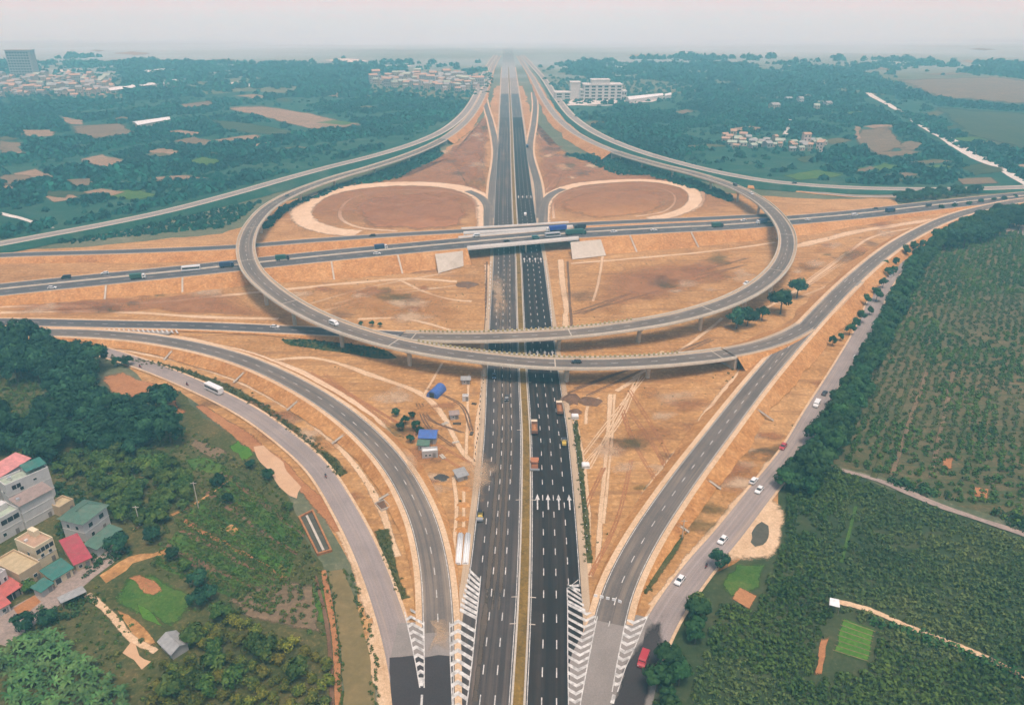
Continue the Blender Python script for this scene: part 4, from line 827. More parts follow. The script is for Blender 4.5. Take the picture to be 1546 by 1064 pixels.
for k, (x, y) in enumerate(scatter([(75, 700), (130, 685), (180, 680), (250, 690), (290, 720), (285, 770), (240, 800), (205, 806), (176, 792), (150, 752), (100, 728)], 4.3, 8, .4, .3)):
    s = random.uniform(.6, 1.1); plant_at(random.choice(MID), (x, y, 0), 'bushy yellow green tree in the thicket behind the white houses', 'tree', 'bushy trees behind the white houses', s)
for (x, y), l, s in (((180, 835), 'dark round tree in front of the green hip roofed house', 1.25), ((232, 818), 'dark tree at the end of the village lane', 1.0), ((262, 845), 'dark bushy tree beside the orange dirt path', .8), ((40, 955), 'dark tree at the head of the banana grove', 1.1), ((72, 945), 'dark bushy tree beside the grey canopy', .9),
                     ((300, 885), 'dark tree between the green garden and the striped beds', 1.0), ((318, 905), 'dark tree in the hedge line above the orchard', .9), ((280, 860), 'bushy tree at the near corner of the striped beds', .8), ((105, 800), 'dark tree squeezed between the white house and the hip roofed house', .9), ((49, 893), 'round yellow green tree in front of the beige flat roof', .85),
                     ((405, 725), 'dark bush at the end of the muddy pond', .8), ((380, 708), 'dark bush beside the bright lawn', .7), ((330, 735), 'dark bush by the utility pole', .9), ((345, 760), 'dark bush among the striped beds', .7), ((435, 770), 'bush beside the concrete lined basin', .7), ((300, 915), 'dark round tree above the grey hut', 1.0)):
    plant_at((('garden_tree',) + (DK[2] if 'dark' in l else MID[1])[1:]), P(x, y), l, 'tree', None, s * (.55 if 'dark' in l else .9))
# right roadside row, in two lines
rowpath = Path([(1600, 318), (1546, 326), (1500, 336), (1450, 352), (1415, 372), (1385, 405), (1362, 445), (1340, 490), (1318, 535), (1290, 585), (1262, 635), (1232, 685), (1205, 722), (1192, 742)], 3.0)
d = rowpath.L - .5; n = 0; rest = []
while d > 0:
    far_r = rowpath.L - d > 330
    for o in ((-1.2, 3.0) if far_r else ((-1.6, 2.0, 5.4) if rowpath.L - d < 90 else (-1.6, 2.2))):
        c = rowpath.at(d, o + random.uniform(-.9, .9)); s = random.uniform(.8, 1.3) * (1.15 if c.y > 480 else 1)
        if n < 285: plant_at(random.choice(ROW), c, 'dark green tree in the dense row between the right service road and the field', 'tree', 'tree row along the right service road', s, s * random.uniform(.85, 1.25)); n += 1
        else: rest.append(tuple(c.xy))
    d -= random.uniform(5.0, 6.6) if far_r else random.uniform(3.8, 5.4)
for k, (x, y) in enumerate(scatter([(1440, 358), (1500, 332), (1580, 318), (1620, 322), (1600, 345), (1520, 352), (1470, 375), (1430, 380)], 8, 5, .4)):
    plant_at(random.choice(DK), (x, y, 0), 'large dark tree in the grove at the far end of the right service road', 'tree', 'trees of the grove at the right edge', random.uniform(.8, 1.3))
for x, y in ((1312, 470), (1298, 482), (1282, 500), (1268, 508), (1256, 516), (1322, 450), (1332, 430), (1340, 412), (1352, 396), (1306, 455), (1318, 438), (1348, 410), (1365, 382), (1378, 374), (1392, 368), (1335, 398), (1290, 490)):
    s = random.uniform(.45, .95); plant_at(random.choice(ROW), P(x, y + 6), 'dark tree on the verge between the right slip road and the service road', 'tree', 'trees on the verge of the right slip road', s, s * 1.1)
for (x, y), l, s in (((1083, 858), 'lone dark tree beside the service road and sandy clearing', .95), ((1112, 496), 'dark tree left of two others inside the ring', 1.0), ((1128, 492), 'dark bushy tree beside the leftmost tree inside the ring', .9), ((1178, 474), 'round dark tree in the middle of the ring trees', 1.25), ((1203, 450), 'dark tree nearest the slip road bend inside the ring', 1.05), ((1150, 484), 'low dark tree between the ring trees', .7),
                     ((545, 492), 'small dark tree left of the bushes on the ring soil', .4), ((562, 493), 'dark bush in the middle of the ring soil bushes', .5), ((574, 494), 'dark bush right of the ring soil bushes', .42)):
    plant_at((('roadside_tree',) + DK[3][1:]) , P(x, y), l, 'tree', None, s * (.62 if 'soil' in l or 'lone' in l else 1.05))
for k, (x, y) in enumerate(scatter([(1045, 905), (1068, 905), (1075, 950), (1040, 985), (1020, 1110), (968, 1110), (985, 1045), (1015, 985), (1035, 950)], 4.2, 6, .4)):
    s = random.uniform(.6, 1.1); plant_at(random.choice(ROW if k % 4 else MID), (x, y, 0), 'leafy tree of the near right roadside thicket', 'tree', 'trees of the near right roadside thicket', s)
for k, (x, y) in enumerate(scatter([(1350, 300), (1380, 296), (1480, 288), (1480, 294), (1400, 304), (1352, 308)], 6.5, 9, .35)):
    plant_at(random.choice(DK), (x, y, 0), 'dark tree in the hedge between the highway and the far ramp', 'tree', 'trees between the highway and the far ramp', random.uniform(.55, .8))
for k, (x, y) in enumerate(((1420, 318), (1440, 315), (1462, 312), (1480, 308), (1500, 305), (1515, 304), (1532, 300))):
    plant_at(random.choice(DK), P(x, y, 0), 'dark small tree on the verge where the right roads join', 'tree', 'small trees where the right roads join', random.uniform(.35, .55))
# lower left orchard in rows
orot = math.atan2((P(415, 930) - P(232, 850)).y, (P(415, 930) - P(232, 850)).x)
orch = scatter([(205, 1090), (250, 1005), (300, 945), (345, 922), (400, 950), (455, 965), (496, 985), (506, 1095)], 3.9, 12, .12, orot, 4.6, excl=[[(225, 965), (250, 935), (292, 965), (275, 1005), (240, 1000)]])
for k, (x, y) in enumerate(orch[:290]):
    s = random.uniform(.75, 1.2); plant_at(random.choice(ORC if random.random() < .8 else MID), (x, y, 0), 'round yellow green fruit tree in the planted rows at the bottom left', 'tree', 'fruit trees of the lower left orchard', s * (1 if True else 1))
# banana grove
def banana_mesh(seed):
    rg = random.Random(seed); V, F = [], []
    for k in range(9):
        a = k * 2.4 + rg.uniform(-.3, .3); L_ = rg.uniform(1.7, 2.4); up = rg.uniform(.5, 1.2); w_ = rg.uniform(.28, .4); prev = None
        for j in range(6):
            t = j / 5; r = L_ * t * (1 - .12 * t); z = 2.1 + up * math.sin(t * 2.2) * 1.1 - t * t * .7; ww = w_ * math.sin(math.pi * (.12 + .86 * t)); c = Vector((math.cos(a) * r, math.sin(a) * r, z)); pr = Vector((-math.sin(a), math.cos(a), -.35)) * ww; pl = Vector((-math.sin(a), math.cos(a), .35)) * ww
            cur = (tuple(c + pr), tuple(c), tuple(c - pl)); n = len(V)
            V += list(cur)
            if j: F += [(n - 3, n - 2, n + 1, n), (n - 2, n - 1, n + 2, n + 1)]
    return mesh_np('fronds', np.array(V), np.array(F), L_BAN, False)
BSTEM = flat('banana_stem', (.16, .18, .06), .7, .3, 3); bst = MB().cyl((0, 0, -.2), (0, 0, 2.2), .16, .1, 7).mesh('stem', BSTEM); BAN = [banana_mesh(k) for k in range(5)]
for k, (x, y) in enumerate(scatter([(-20, 1000), (40, 965), (75, 958), (120, 985), (170, 1030), (212, 1085), (200, 1110), (20, 1110), (10, 1040)], 2.1, 4, .3, orot, 2.5)[:290]):
    o = thing('banana_plant', 'bright green banana plant with drooping fronds in the bottom left grove', 'banana plant', (x, y, 0), random.uniform(0, 6.28), 'banana plants of the bottom left grove'); s = random.uniform(.75, 1.2); o.scale = (s, s, s); link('stem', bst, o); link('fronds', random.choice(BAN), o)
# uncountable growth: crops, undergrowth, scrub, far woods
def dome(seed, n, r, h, leaf):
    rg = np.random.default_rng(seed); d = rg.normal(size=(n, 3)); d /= np.linalg.norm(d, axis=1)[:, None]; d[:, 2] = abs(d[:, 2]); rr = rg.uniform(.55, 1.0, n)[:, None]
    C = d * rr * np.array([r, r, h]); return leaf_quads(C, d + rg.normal(0, .45, (n, 3)), leaf, rg, .55)
BUSH = [dome(k, 34, 1.25, 1.9, .46) for k in range(5)]; LOW = [dome(20 + k, 14, .6, .5, .3) for k in range(4)]
REST = rest
CROWN_FAR = [dome(40 + k, 26, 1.0, 1.15, .62) for k in range(6)]
fieldpoly = [(1300, 724), (1262, 708), (1208, 718), (1188, 752), (1190, 800), (1170, 850), (1150, 900), (1085, 915), (1060, 985), (1030, 1110), (1900, 1110), (2000, 900), (1760, 760), (1580, 830), (1480, 795), (1400, 764), (1320, 735)]
ex = [[(1262, 925), (1330, 945), (1315, 1012), (1222, 1028), (1238, 955)], [(1100, 845), (1162, 850), (1155, 885), (1145, 925), (1095, 912)], [(1250, 900), (1275, 905), (1270, 925), (1246, 922)]]
pts = scatter(fieldpoly, 1.75, 31, .3, -.32, 2.2, excl=ex); paths_ = [Path([(1262, 908), (1310, 920), (1380, 950), (1470, 985), (1560, 1030), (1660, 1080)]), Path([(1292, 765), (1283, 800), (1270, 850)])]
def away(pts, paths, dist):
    k = np.ones(len(pts), bool)
    for q in paths:
        for p in q.p[::1]: k &= (pts[:, 0] - p[0]) ** 2 + (pts[:, 1] - p[1]) ** 2 > dist ** 2
    return pts[k]
pts = away(pts, paths_, 1.9); nz = vnoise(pts[:, 0], pts[:, 1], .045, 3)
pts = pts[~((nz < -1.5) & (RNG.random(len(pts)) < .35))]; nz = vnoise(pts[:, 0], pts[:, 1], .045, 3)
dry = (vnoise(pts[:, 0], pts[:, 1], .022, 9) > .35) | (RNG.random(len(pts)) < .08)
mass('crop_field', 'dense green leafy crop filling the near right field', pts[~dry], 0, 1.0, BUSH, L_CROP, 1); mass('crop_field', 'thinner olive brown crop patches in the near right field', pts[dry], 0, .85, BUSH, L_CROP2, 2)
up = [(1232, 690), (1290, 570), (1340, 460), (1405, 385), (1470, 355), (1600, 345), (2300, 335), (2400, 690), (1900, 715), (1560, 800), (1400, 742), (1290, 705)]
rr_ = math.atan2((P(1345, 722) - P(1400, 560)).y, (P(1345, 722) - P(1400, 560)).x)
pts = scatter(up, 1.9, 41, .3, rr_, 3.3); nz = vnoise(pts[:, 0], pts[:, 1], .03, 14); far_ = pts[:, 1] > 400
pts = pts[RNG.random(len(pts)) < np.where(nz > -.8, .93, .55)]; nz = vnoise(pts[:, 0], pts[:, 1], .05, 15); a = (nz > .3) & (pts[:, 1] < 400)
mass('crop_field', 'sparse dark bushes in rows on the upper right field', pts[~a], 0, .95, BUSH, L_CROP, 3); mass('crop_field', 'dry brownish bushes in rows on the upper right field', pts[a], 0, .75, BUSH, L_CROP2, 4)
for k, px in enumerate(([(1340, 722), (1400, 735), (1415, 752), (1350, 738)], [(1500, 775), (1600, 790), (1640, 830), (1520, 795)], [(1300, 930), (1420, 968), (1600, 1040), (1600, 1052), (1400, 975), (1300, 936)][::1])):
    q = scatter(px, 2.2, 50 + k, .4); mass('hedge', ('dark hedge clump on the field boundary track', 'dark hedge at the right end of the boundary track', 'dark hedge along the straight field path')[k], q, 0, 1.2, BUSH, L_ROW, 50 + k, 'hedge', (.7, 1.3), None)
# left gardens: bushes on the weedy parts, low plants on the beds
g = scatter([(-100, 695), (60, 690), (270, 640), (300, 655), (350, 690), (392, 700), (425, 745), (450, 800), (483, 860), (496, 960), (470, 960), (380, 925), (300, 935), (250, 1000), (220, 1060), (150, 1000), (90, 950), (150, 880), (240, 830), (200, 800), (160, 765), (100, 735)], 2.3, 61, .48, excl=[[(150, 870), (190, 840), (255, 825), (258, 840), (165, 885)], [(165, 910), (190, 868), (232, 862), (308, 905), (262, 955), (240, 985), (205, 945)], [(0, 960), (-40, 700), (170, 760), (190, 832), (80, 910)], [(380, 672), (400, 670), (460, 735), (446, 755), (405, 715)], [(180, 985), (198, 964), (232, 998), (214, 1014)], [(225, 965), (250, 935), (292, 965), (275, 1005), (240, 1000)]])
nz = vnoise(g[:, 0], g[:, 1], .12, 4); k = nz > -.1; mass('undergrowth', 'low scrubby bushes spread over the left gardens', g[k], 0, .72, BUSH, L_SCRUB, 61, 'undergrowth'); k2 = nz <= .2; mass('undergrowth', 'small green bushes between the left garden beds', g[k2][::2], 0, .5, BUSH, L_MID, 63, 'undergrowth'); mass('undergrowth', 'low green plants on the left garden beds', g[k2], .05, 1.0, LOW, L_MID, 62, 'undergrowth')
mass('undergrowth', 'rows of small bushes between the left garden beds', np.array(ROWPTS), .1, .5, BUSH, L_MID, 81, 'undergrowth', (.6, 1.4)); mass('undergrowth', 'rows of low vegetables on the left garden beds', np.array(LOWPTS), .1, .9, LOW, L_VEG, 82, 'undergrowth', (.6, 1.5))
q = scatter([(-120, 560), (60, 575), (75, 640), (40, 690), (-120, 700)], 2.6, 63, .45); mass('undergrowth', 'rough green growth in the opening of the left tree clump', q, 0, .9, BUSH, L_MID, 63, 'undergrowth')
def along(path, off, spread, sp, seed):
    rg = np.random.default_rng(seed); d = np.arange(path.s[0], path.L, sp); return np.array([tuple(path.at(x, off + rg.normal(0, spread)).xy) for x in d])
q = along(Path([(165, 541), (240, 551), (310, 572), (380, 606), (440, 646), (490, 690), (515, 718)]), 0, 1.0, .55, 3); mass('undergrowth', 'dark weeds along the ditch beside the left slip road', q, 0, .55, BUSH, L_SCRUB, 64, 'undergrowth')
q = np.concatenate([along(Path([(575, 800), (590, 850), (607, 905)]), 0, .8, .5, 4), along(Path([(1040, 790), (1000, 835), (968, 898)]), 0, .8, .6, 5), along(Path([(866, 630), (876, 720), (888, 850)]), 0, .7, .9, 6), along(Path([(1175, 560), (1120, 610), (1090, 540)]), 0, 1.5, 4, 7)]); mass('undergrowth', 'brown green weeds on the soil verges of the slip roads', q, 0, .45, BUSH, L_SCRUB, 65, 'undergrowth')
q = along(MAIN, 0, .45, .8, 8); q = q[:int(520 / .8)]; mass('undergrowth', 'olive and yellow shrubs planted along the main road median', q, .2, .45, LOW, leaf_mat('median_leaf', (.03, .035, .008), (.10, .085, .012), (.24, .17, .02), .08), 66, 'undergrowth')
q = scatter([(425, 512), (500, 512), (560, 520), (595, 538), (550, 538), (500, 530), (440, 522)], 2.0, 67, .45); mass('undergrowth', 'dark green growth under the front ring ramp', q, 0, .6, BUSH, L_DARK, 67, 'undergrowth')
q = np.concatenate([scatter([(385, 348), (430, 312), (520, 278), (610, 248), (662, 224), (668, 236), (600, 270), (520, 284), (440, 314), (405, 346)], 4, 68, .45), scatter([(850, 234), (915, 234), (1000, 257), (1060, 277), (1105, 298), (1100, 305), (1040, 284), (980, 266), (930, 264), (880, 242)], 4, 69, .45), scatter([(-60, 384), (0, 374), (110, 368), (200, 358), (335, 345), (365, 330), (400, 303), (350, 312), (250, 335), (150, 357), (0, 382)], 4.2, 70, .45)])
mass('undergrowth', 'dark green thickets between the outer ramps and the ring', q, 0, 1.7, CROWN_FAR, L_FAR, 68, 'undergrowth', (.6, 1.5))

TP = np.concatenate([scatter(pl, 7, 300 + k, .5) for k, pl in enumerate(SITEP)]); nz = vnoise(TP[:, 0], TP[:, 1], .05, 44); TP = TP[(nz > .6) & (TP[:, 1] < 520)]
mass('scrub_tufts', 'dry scattered tufts of weeds on the bare orange soil', TP, .0, .5, LOW, L_SCRUB, 90, 'undergrowth', (.5, 1.8))
q = np.concatenate([along(Path([(497, 862), (505, 910), (515, 980), (520, 1100)]), -.5, .5, .7, 21), along(Path([(522, 860), (546, 930), (561, 1000), (566, 1100)]), .3, .6, .8, 22)]); mass('undergrowth', 'reeds and weeds along the murky canal', q, .0, .42, BUSH, L_MID, 91, 'undergrowth')
q = np.concatenate([scatter([(60, 735), (100, 728), (150, 760), (165, 790), (150, 790), (118, 785), (112, 760), (85, 750)], 1.6, 96, .45), scatter([(84, 790), (110, 795), (118, 830), (108, 812), (92, 812)], 1.8, 97, .45), scatter([(140, 835), (190, 826), (200, 838), (165, 852), (130, 875), (128, 868)], 1.8, 98, .48), scatter([(62, 920), (90, 915), (135, 895), (150, 905), (110, 935), (60, 950)], 1.8, 99, .48)]); mass('undergrowth', 'dark bushes filling the gaps around the village houses', q, 0, .8, BUSH, L_ROW, 96, 'undergrowth', (.5, 1.5))
q = scatter([(172, 906), (190, 874), (232, 867), (303, 905), (262, 950), (214, 930)], 1.0, 101, .25, orot, 1.5); mass('undergrowth', 'rows of low greens on the bright garden plot', q, .05, .6, LOW, L_VEG, 101, 'undergrowth')
q = scatter([(-700, 528), (-130, 518), (-90, 700), (-110, 900), (-120, 1170), (-800, 1170)], 5.0, 111, .48); nz = vnoise(q[:, 0], q[:, 1], .05, 12); q = q[nz > -.4]; mass('undergrowth', 'bushy green growth over the land left of the village', q, 0, 1.5, BUSH, L_MID, 111, 'undergrowth', (.5, 1.5))
if REST: mass('tree_row', 'far end of the dark tree row beside the right service road', np.array(REST), .0, 3.0, CROWN_FAR, L_ROW, 95, 'trees', (.8, 1.3))
# far woods, thinner with distance
def far_wood(label, bands, seed):
    allp, alls = [], []
    for k, (px, sp, sc, exl) in enumerate(bands):
        p = scatter(px, sp, seed + k, .48, excl=exl); n1 = vnoise(p[:, 0], p[:, 1], .008, seed); n2 = vnoise(p[:, 0], p[:, 1], .035, seed + 5)
        keep = ((n1 + .8 * n2 > -.55) | (RNG.random(len(p)) < .14)) & (RNG.random(len(p)) < np.clip(1.15 - (p[:, 1] - 1250) / 1400 + .35 * n1, .1, 1)); p = p[keep]; n2 = n2[keep]; allp.append(p); alls.append(sc * (1 + .22 * np.clip(n2, -1.5, 1.5)))
    mass('woods', label, np.concatenate(allp), -.2, 1.0, CROWN_FAR, L_FAR, seed, 'woods', (.65, 1.35), hscale=np.concatenate(alls))
FX = [f[0] for f in FIELDS]; VIL = [[(550, 112), (745, 112), (742, 146), (650, 150), (560, 142)], [(-60, 112), (188, 112), (190, 152), (-60, 156)], [(835, 118), (1020, 128), (1020, 150), (840, 160)], [(1084, 203), (1160, 200), (1256, 208), (1250, 233), (1100, 232)]]
_r = random.Random(21)
WOODL = [(_r.uniform(-400, 600), _r.uniform(40, 190), y, _r.uniform(.5, 2.4) * (y / 105) ** 3) for y in np.linspace(86, 112, 16)]
WOODR = [(_r.uniform(830, 1700), _r.uniform(60, 300), y, _r.uniform(.5, 2.8) * (y / 105) ** 3) for y in np.linspace(88, 116, 18)]
far_wood('dark teal woods stretching far behind the left outer ramp', [
    ([(-500, 420), (-80, 370), (0, 361), (150, 333), (350, 285), (430, 262), (500, 243), (560, 229), (620, 211), (662, 192), (692, 168), (706, 150), (-350, 150)], 7.0, 3.6, FX + VIL),
    ([(-500, 150), (708, 150), (720, 128), (728, 94), (-600, 94)], 13, 6.0, FX + VIL)] + [([(x0, y + 1.6 * h), (x0 + w_ * .6, y + h * 1.2), (x0 + w_, y - h), (x0 + w_ * .4, y - h * 1.5)], 17, 8.5, FX + VIL) for x0, w_, y, h in WOODL], 200)
far_wood('dark teal woods stretching far behind the right outer ramp', [
    ([(835, 150), (850, 170), (872, 190), (908, 212), (962, 234), (1020, 250), (1090, 262), (1160, 268), (1240, 275), (1330, 279), (1440, 279), (1480, 262), (1420, 222), (1320, 160), (1300, 150)], 7.0, 3.6, FX + VIL),
    ([(1320, 150), (1400, 198), (1500, 250), (1560, 278), (2100, 262), (2100, 150)], 9.0, 3.4, FX + VIL), ([(808, 96), (835, 150), (2200, 150), (2200, 98)], 13, 6.0, FX + VIL)] + [([(x0, y + 1.6 * h), (x0 + w_ * .6, y + h * 1.2), (x0 + w_, y - h), (x0 + w_ * .4, y - h * 1.5)], 17, 8.5, FX + VIL) for x0, w_, y, h in WOODR], 230)
# ------------------------------------------------------------------ buildings
WALLS = {k: flat('wall_' + k, c, .8, .1, .4) for k, c in (('white', (.56, .54, .51)), ('cream', (.66, .56, .38)), ('pink', (.60, .46, .40)), ('grey', (.42, .41, .39)), ('tan', (.50, .38, .24)), ('dull', (.30, .30, .29)), ('sand', (.40, .34, .27)))}
ROOFS = {k: flat('roof_' + k, c, .6, .16, .8) for k, c in (('red', (.52, .12, .10)), ('pinkred', (.66, .26, .24)), ('teal', (.04, .17, .135)), ('green', (.085, .17, .12)), ('palegreen', (.40, .46, .36)), ('brown', (.28, .21, .18)), ('tile', (.42, .27, .18)), ('beige', (.46, .36, .21)), ('grey', (.34, .34, .33)), ('blue', (.06, .14, .42)), ('white', (.72, .72, .70)), ('crimson', (.42, .06, .08)))}
def ribs(m):
    t = m.node_tree; b = t.nodes['Principled BSDF']; tc = t.nodes.new('ShaderNodeTexCoord'); wv = t.nodes.new('ShaderNodeTexWave'); wv.inputs['Scale'].default_value = 1.1; wv.inputs['Distortion'].default_value = .3; t.links.new(tc.outputs['Object'], wv.inputs['Vector'])
    src = b.inputs['Base Color'].links[0].from_socket; st = noise(t, tc.outputs['Object'], .35, 6, .7, .8); a = mix(t, ramp(t, st, [(.45, 0.0), (.75, .45)]), src, (.20, .15, .11)); t.links.new(mix(t, mix(t, 1.0, wv.outputs[0], (.35, .35, .35), 'MULTIPLY'), a, mix(t, 1.0, a, (.6, .6, .6), 'MULTIPLY')), b.inputs['Base Color']); bump(t, b, wv.outputs[0], .06, .7)
for k in ('red', 'pinkred', 'teal', 'green', 'crimson', 'blue', 'grey', 'palegreen'): ribs(ROOFS[k])
GLASS = flat('window_glass', (.03, .045, .05), .15, .2, 2, 0, .6); FRAME = flat('window_frame', (.62, .60, .56), .6, .1); DOORM = flat('door_metal', (.22, .20, .18), .6, .15); DARKM = flat('dark_opening', (.03, .03, .035), .7, .2)
def window(root, x, y, z, wx, hz, face):
    """face: 'f' front (-y) or 'l' left end (-x)"""
    m, g = MB(), MB()
    if face == 'f':
        m.box(x - wx / 2, x + wx / 2, y - .07, y + .02, z, z + hz); g.box(x - wx / 2 + .12, x + wx / 2 - .12, y - .085, y - .06, z + .12, z + hz - .12)
    else:
        m.box(x - .07, x + .02, y - wx / 2, y + wx / 2, z, z + hz); g.box(x - .085, x - .06, y - wx / 2 + .12, y + wx / 2 - .12, z + .12, z + hz - .12)
    f = m.build('window', FRAME, root); g.build('pane', GLASS, f)
def house(label, p1, p2, h, d, wall, roof, kind='flat', floors=2, wins=(), lwins=(), extra=None, cat='house', name='house', door=True, group=None, over=.5):
    a, b = P(*p1, h), P(*p2, h); v = b - a; wd = v.length; rz = math.atan2(v.y, v.x); o = thing(name, label, cat, ((a.x + b.x) / 2, (a.y + b.y) / 2, 0), rz, group); hw_ = wd / 2
    W = MB(); W.box(-hw_, hw_, 0, d, -.3, h)
    W.build('wall', WALLS[wall], o); r = MB(); rm = ROOFS[roof]
    if kind == 'flat':
        r.box(-hw_ + .25, hw_ - .25, .25, d - .25, h, h + .06); r.build('roof', rm, o); q = MB()
        for x0, x1, y0, y1 in ((-hw_ - .02, hw_ + .02, -.02, .22), (-hw_ - .02, hw_ + .02, d - .22, d + .02), (-hw_ - .02, -hw_ + .22, .22, d - .22), (hw_ - .22, hw_ + .02, .22, d - .22)): q.box(x0, x1, y0, y1, h + .003, h + .7)
        q.build('roof_parapet', WALLS[wall], o)
    elif kind == 'shed':
        k = over; r.v += [(-hw_ - k, -k, h - .1), (hw_ + k, -k, h - .1), (hw_ + k, d + k, h + .18 * d), (-hw_ - k, d + k, h + .18 * d)]; r.v += [(x, y, z + .14) for x, y, z in r.v]
        r.f += [(0, 3, 2, 1), (4, 5, 6, 7), (0, 1, 5, 4), (1, 2, 6, 5), (2, 3, 7, 6), (3, 0, 4, 7)]; r.build('roof', rm, o); q = MB(); q.v = [(-hw_, 0, h), (-hw_, d, h), (-hw_, d, h + .17 * d), (hw_, 0, h), (hw_, d, h), (hw_, d, h + .17 * d)]; q.f = [(0, 1, 2), (3, 5, 4), (1, 4, 5, 2)]; q.build('gable_wall', WALLS[wall], o)
    elif kind == 'gable':
        k = over; z1 = h + d * .28; r.v = [(-hw_ - k, -k, h - .15), (hw_ + k, -k, h - .15), (hw_ + k, d / 2, z1), (-hw_ - k, d / 2, z1), (hw_ + k, d + k, h - .15), (-hw_ - k, d + k, h - .15)]; r.v += [(x, y, z + .15) for x, y, z in r.v]
        r.f = [(0, 3, 2, 1), (3, 5, 4, 2), (6, 7, 8, 9), (9, 8, 10, 11), (0, 1, 7, 6), (5, 11, 10, 4), (1, 2, 8, 7), (2, 4, 10, 8), (0, 6, 9, 3), (3, 9, 11, 5)]; r.build('roof', rm, o)
        q = MB(); q.v = [(-hw_ + .01, .01, h - .02), (-hw_ + .01, d - .01, h - .02), (-hw_ + .01, d / 2, z1 - .02), (hw_ - .01, .01, h - .02), (hw_ - .01, d - .01, h - .02), (hw_ - .01, d / 2, z1 - .02)]; q.f = [(0, 1, 2), (3, 5, 4)]; q.build('gable_wall', WALLS[wall], o)
    elif kind == 'hip':
        k = .7; z1 = h + .22 * d; e = d * .45; r.v = [(-hw_ - k, -k, h), (hw_ + k, -k, h), (hw_ + k, d + k, h), (-hw_ - k, d + k, h), (-hw_ + min(e, hw_ * .7), d / 2, z1), (hw_ - min(e, hw_ * .7), d / 2, z1)]
        r.f = [(0, 3, 2, 1), (0, 1, 5, 4), (1, 2, 5), (2, 3, 4, 5), (3, 0, 4)]; r.build('roof', rm, o); MB().box(-hw_ + e * .6, hw_ - e * .6, d / 2 - .15, d / 2 + .15, z1 - .1, z1 + .12).build('ridge_cap', rm, o)
    if floors > 1:
        lb = MB()
        for q_ in range(1, floors): zz = h * q_ / floors; lb.box(-hw_ - .09, hw_ + .09, -.09, .0, zz - .1, zz + .1); lb.box(-hw_ - .09, -hw_, .0, d, zz - .1, zz + .1)
        lb.build('floor_ledge', FRAME, o)
    if kind == 'flat' and floors > 1:
        MB().box(hw_ * .25, hw_ * .8, d * .55, d * .9, h + .06, h + 2.1).build('stair_head', WALLS[wall], o); MB().box(-hw_ * .7, -hw_ * .7 + .9, d * .6, d * .6 + .5, h + .06, h + .8).build('air_conditioner', FRAME, o)
    for x, z, wx, hz in wins: window(o, x * hw_, 0, z, wx, hz, 'f')
    for y, z, wx, hz in lwins: window(o, -hw_, y * d, z, wx, hz, 'l')
    if door: MB().box(-.5 + hw_ * .5, .6 + hw_ * .5, -.06, .05, -.1, 2.1).build('door', DOORM, o)
    if extra: extra(o, hw_, d, h)
    return o
def tank(x, y, z):
    def f(o, hw_, d, h):
        MB().cyl((x * hw_, y * d, h + .05), (x * hw_, y * d, h + 1.3), .55, n=12).build('water_tank', flat('tank_steel', (.6, .6, .6), .3, .1, 2, .6), o)
    return f
def canopy_top(roof, x0, x1, y0, y1, dz):
    def f(o, hw_, d, h):
        r = MB(); r.v = [(x0 * hw_, y0 * d, h + dz), (x1 * hw_, y0 * d, h + dz), (x1 * hw_, y1 * d, h + dz + .8), (x0 * hw_, y1 * d, h + dz + .8)]; r.v += [(x, y, z + .1) for x, y, z in r.v]; r.f = [(0, 3, 2, 1), (4, 5, 6, 7), (0, 1, 5, 4), (1, 2, 6, 5), (2, 3, 7, 6), (3, 0, 4, 7)]; r.build('rooftop_canopy', ROOFS[roof], o)
        for px_ in (x0, x1):
            for py_ in (y0, y1): MB().cyl((px_ * hw_ * .97, py_ * d, h), (px_ * hw_ * .97, py_ * d, h + dz + .02), .06, n=6).build('canopy_post', DOORM, o)
    return f
def both(*fs):
    def f(*a):
        for q in fs: q(*a)
    return f
def loggia(z, hz, x0=-.9, x1=.9, bars=3):
    def f(o, hw_, d, h):
        MB().box(x0 * hw_, x1 * hw_, -.04, .06, z, z + hz).build('loggia_opening', DARKM, o)
        for k in range(bars): c = (x0 + (x1 - x0) * (k + 1) / (bars + 1)) * hw_; MB().box(c - .07, c + .07, -.09, -.03, z, z + hz).build('loggia_post', FRAME, o)
    return f
house('tall pale house at the left edge under a long pinkish red metal roof', (-14, 728), (44, 692), 11.5, 5.5, 'white', 'pinkred', 'shed', 3, [(-.5, 8, 1.4, 1.4), (.2, 8, 1.4, 1.4), (.6, 8, 1.4, 1.4)], [(.5, 8, 1.2, 1.4)])
house('tall white house with a small teal rooftop canopy', (8, 735), (73, 707), 11, 5.5, 'white', 'palegreen', 'flat', 3, [(-.35, 7.6, 1.3, 1.4), (.3, 9.0, 1.2, .9)], [(.5, 7, 1.2, 1.4)], both(canopy_top('teal', .05, 1.02, .1, .95, 1.6), tank(-.6, .5, 0), loggia(8.9, 1.5, -.75, -.35, 1)))
house('white house with a blank wall and a grey brown sloping roof', (30, 763), (77, 738), 9.3, 4.6, 'white', 'brown', 'shed', 3, [], [(.5, 6, 1.2, 1.3)], tank(-.8, .5, 0))
house('white house with a pale green flat roof beside the grey brown roof', (-16, 794), (29, 769), 7.6, 7.0, 'white', 'palegreen', 'flat', 2, [(-.3, 1.6, 1.2, 1.3)], [(.3, 4.4, 1.2, 1.3), (.7, 4.4, 1.2, 1.3)], loggia(5.4, 1.6, -.3, .9, 2))
house('low tan roofed annex between the blank white wall and the hip roof', (90, 768), (111, 755), 3.4, 5, 'tan', 'beige', 'flat', 1, [], [], None)
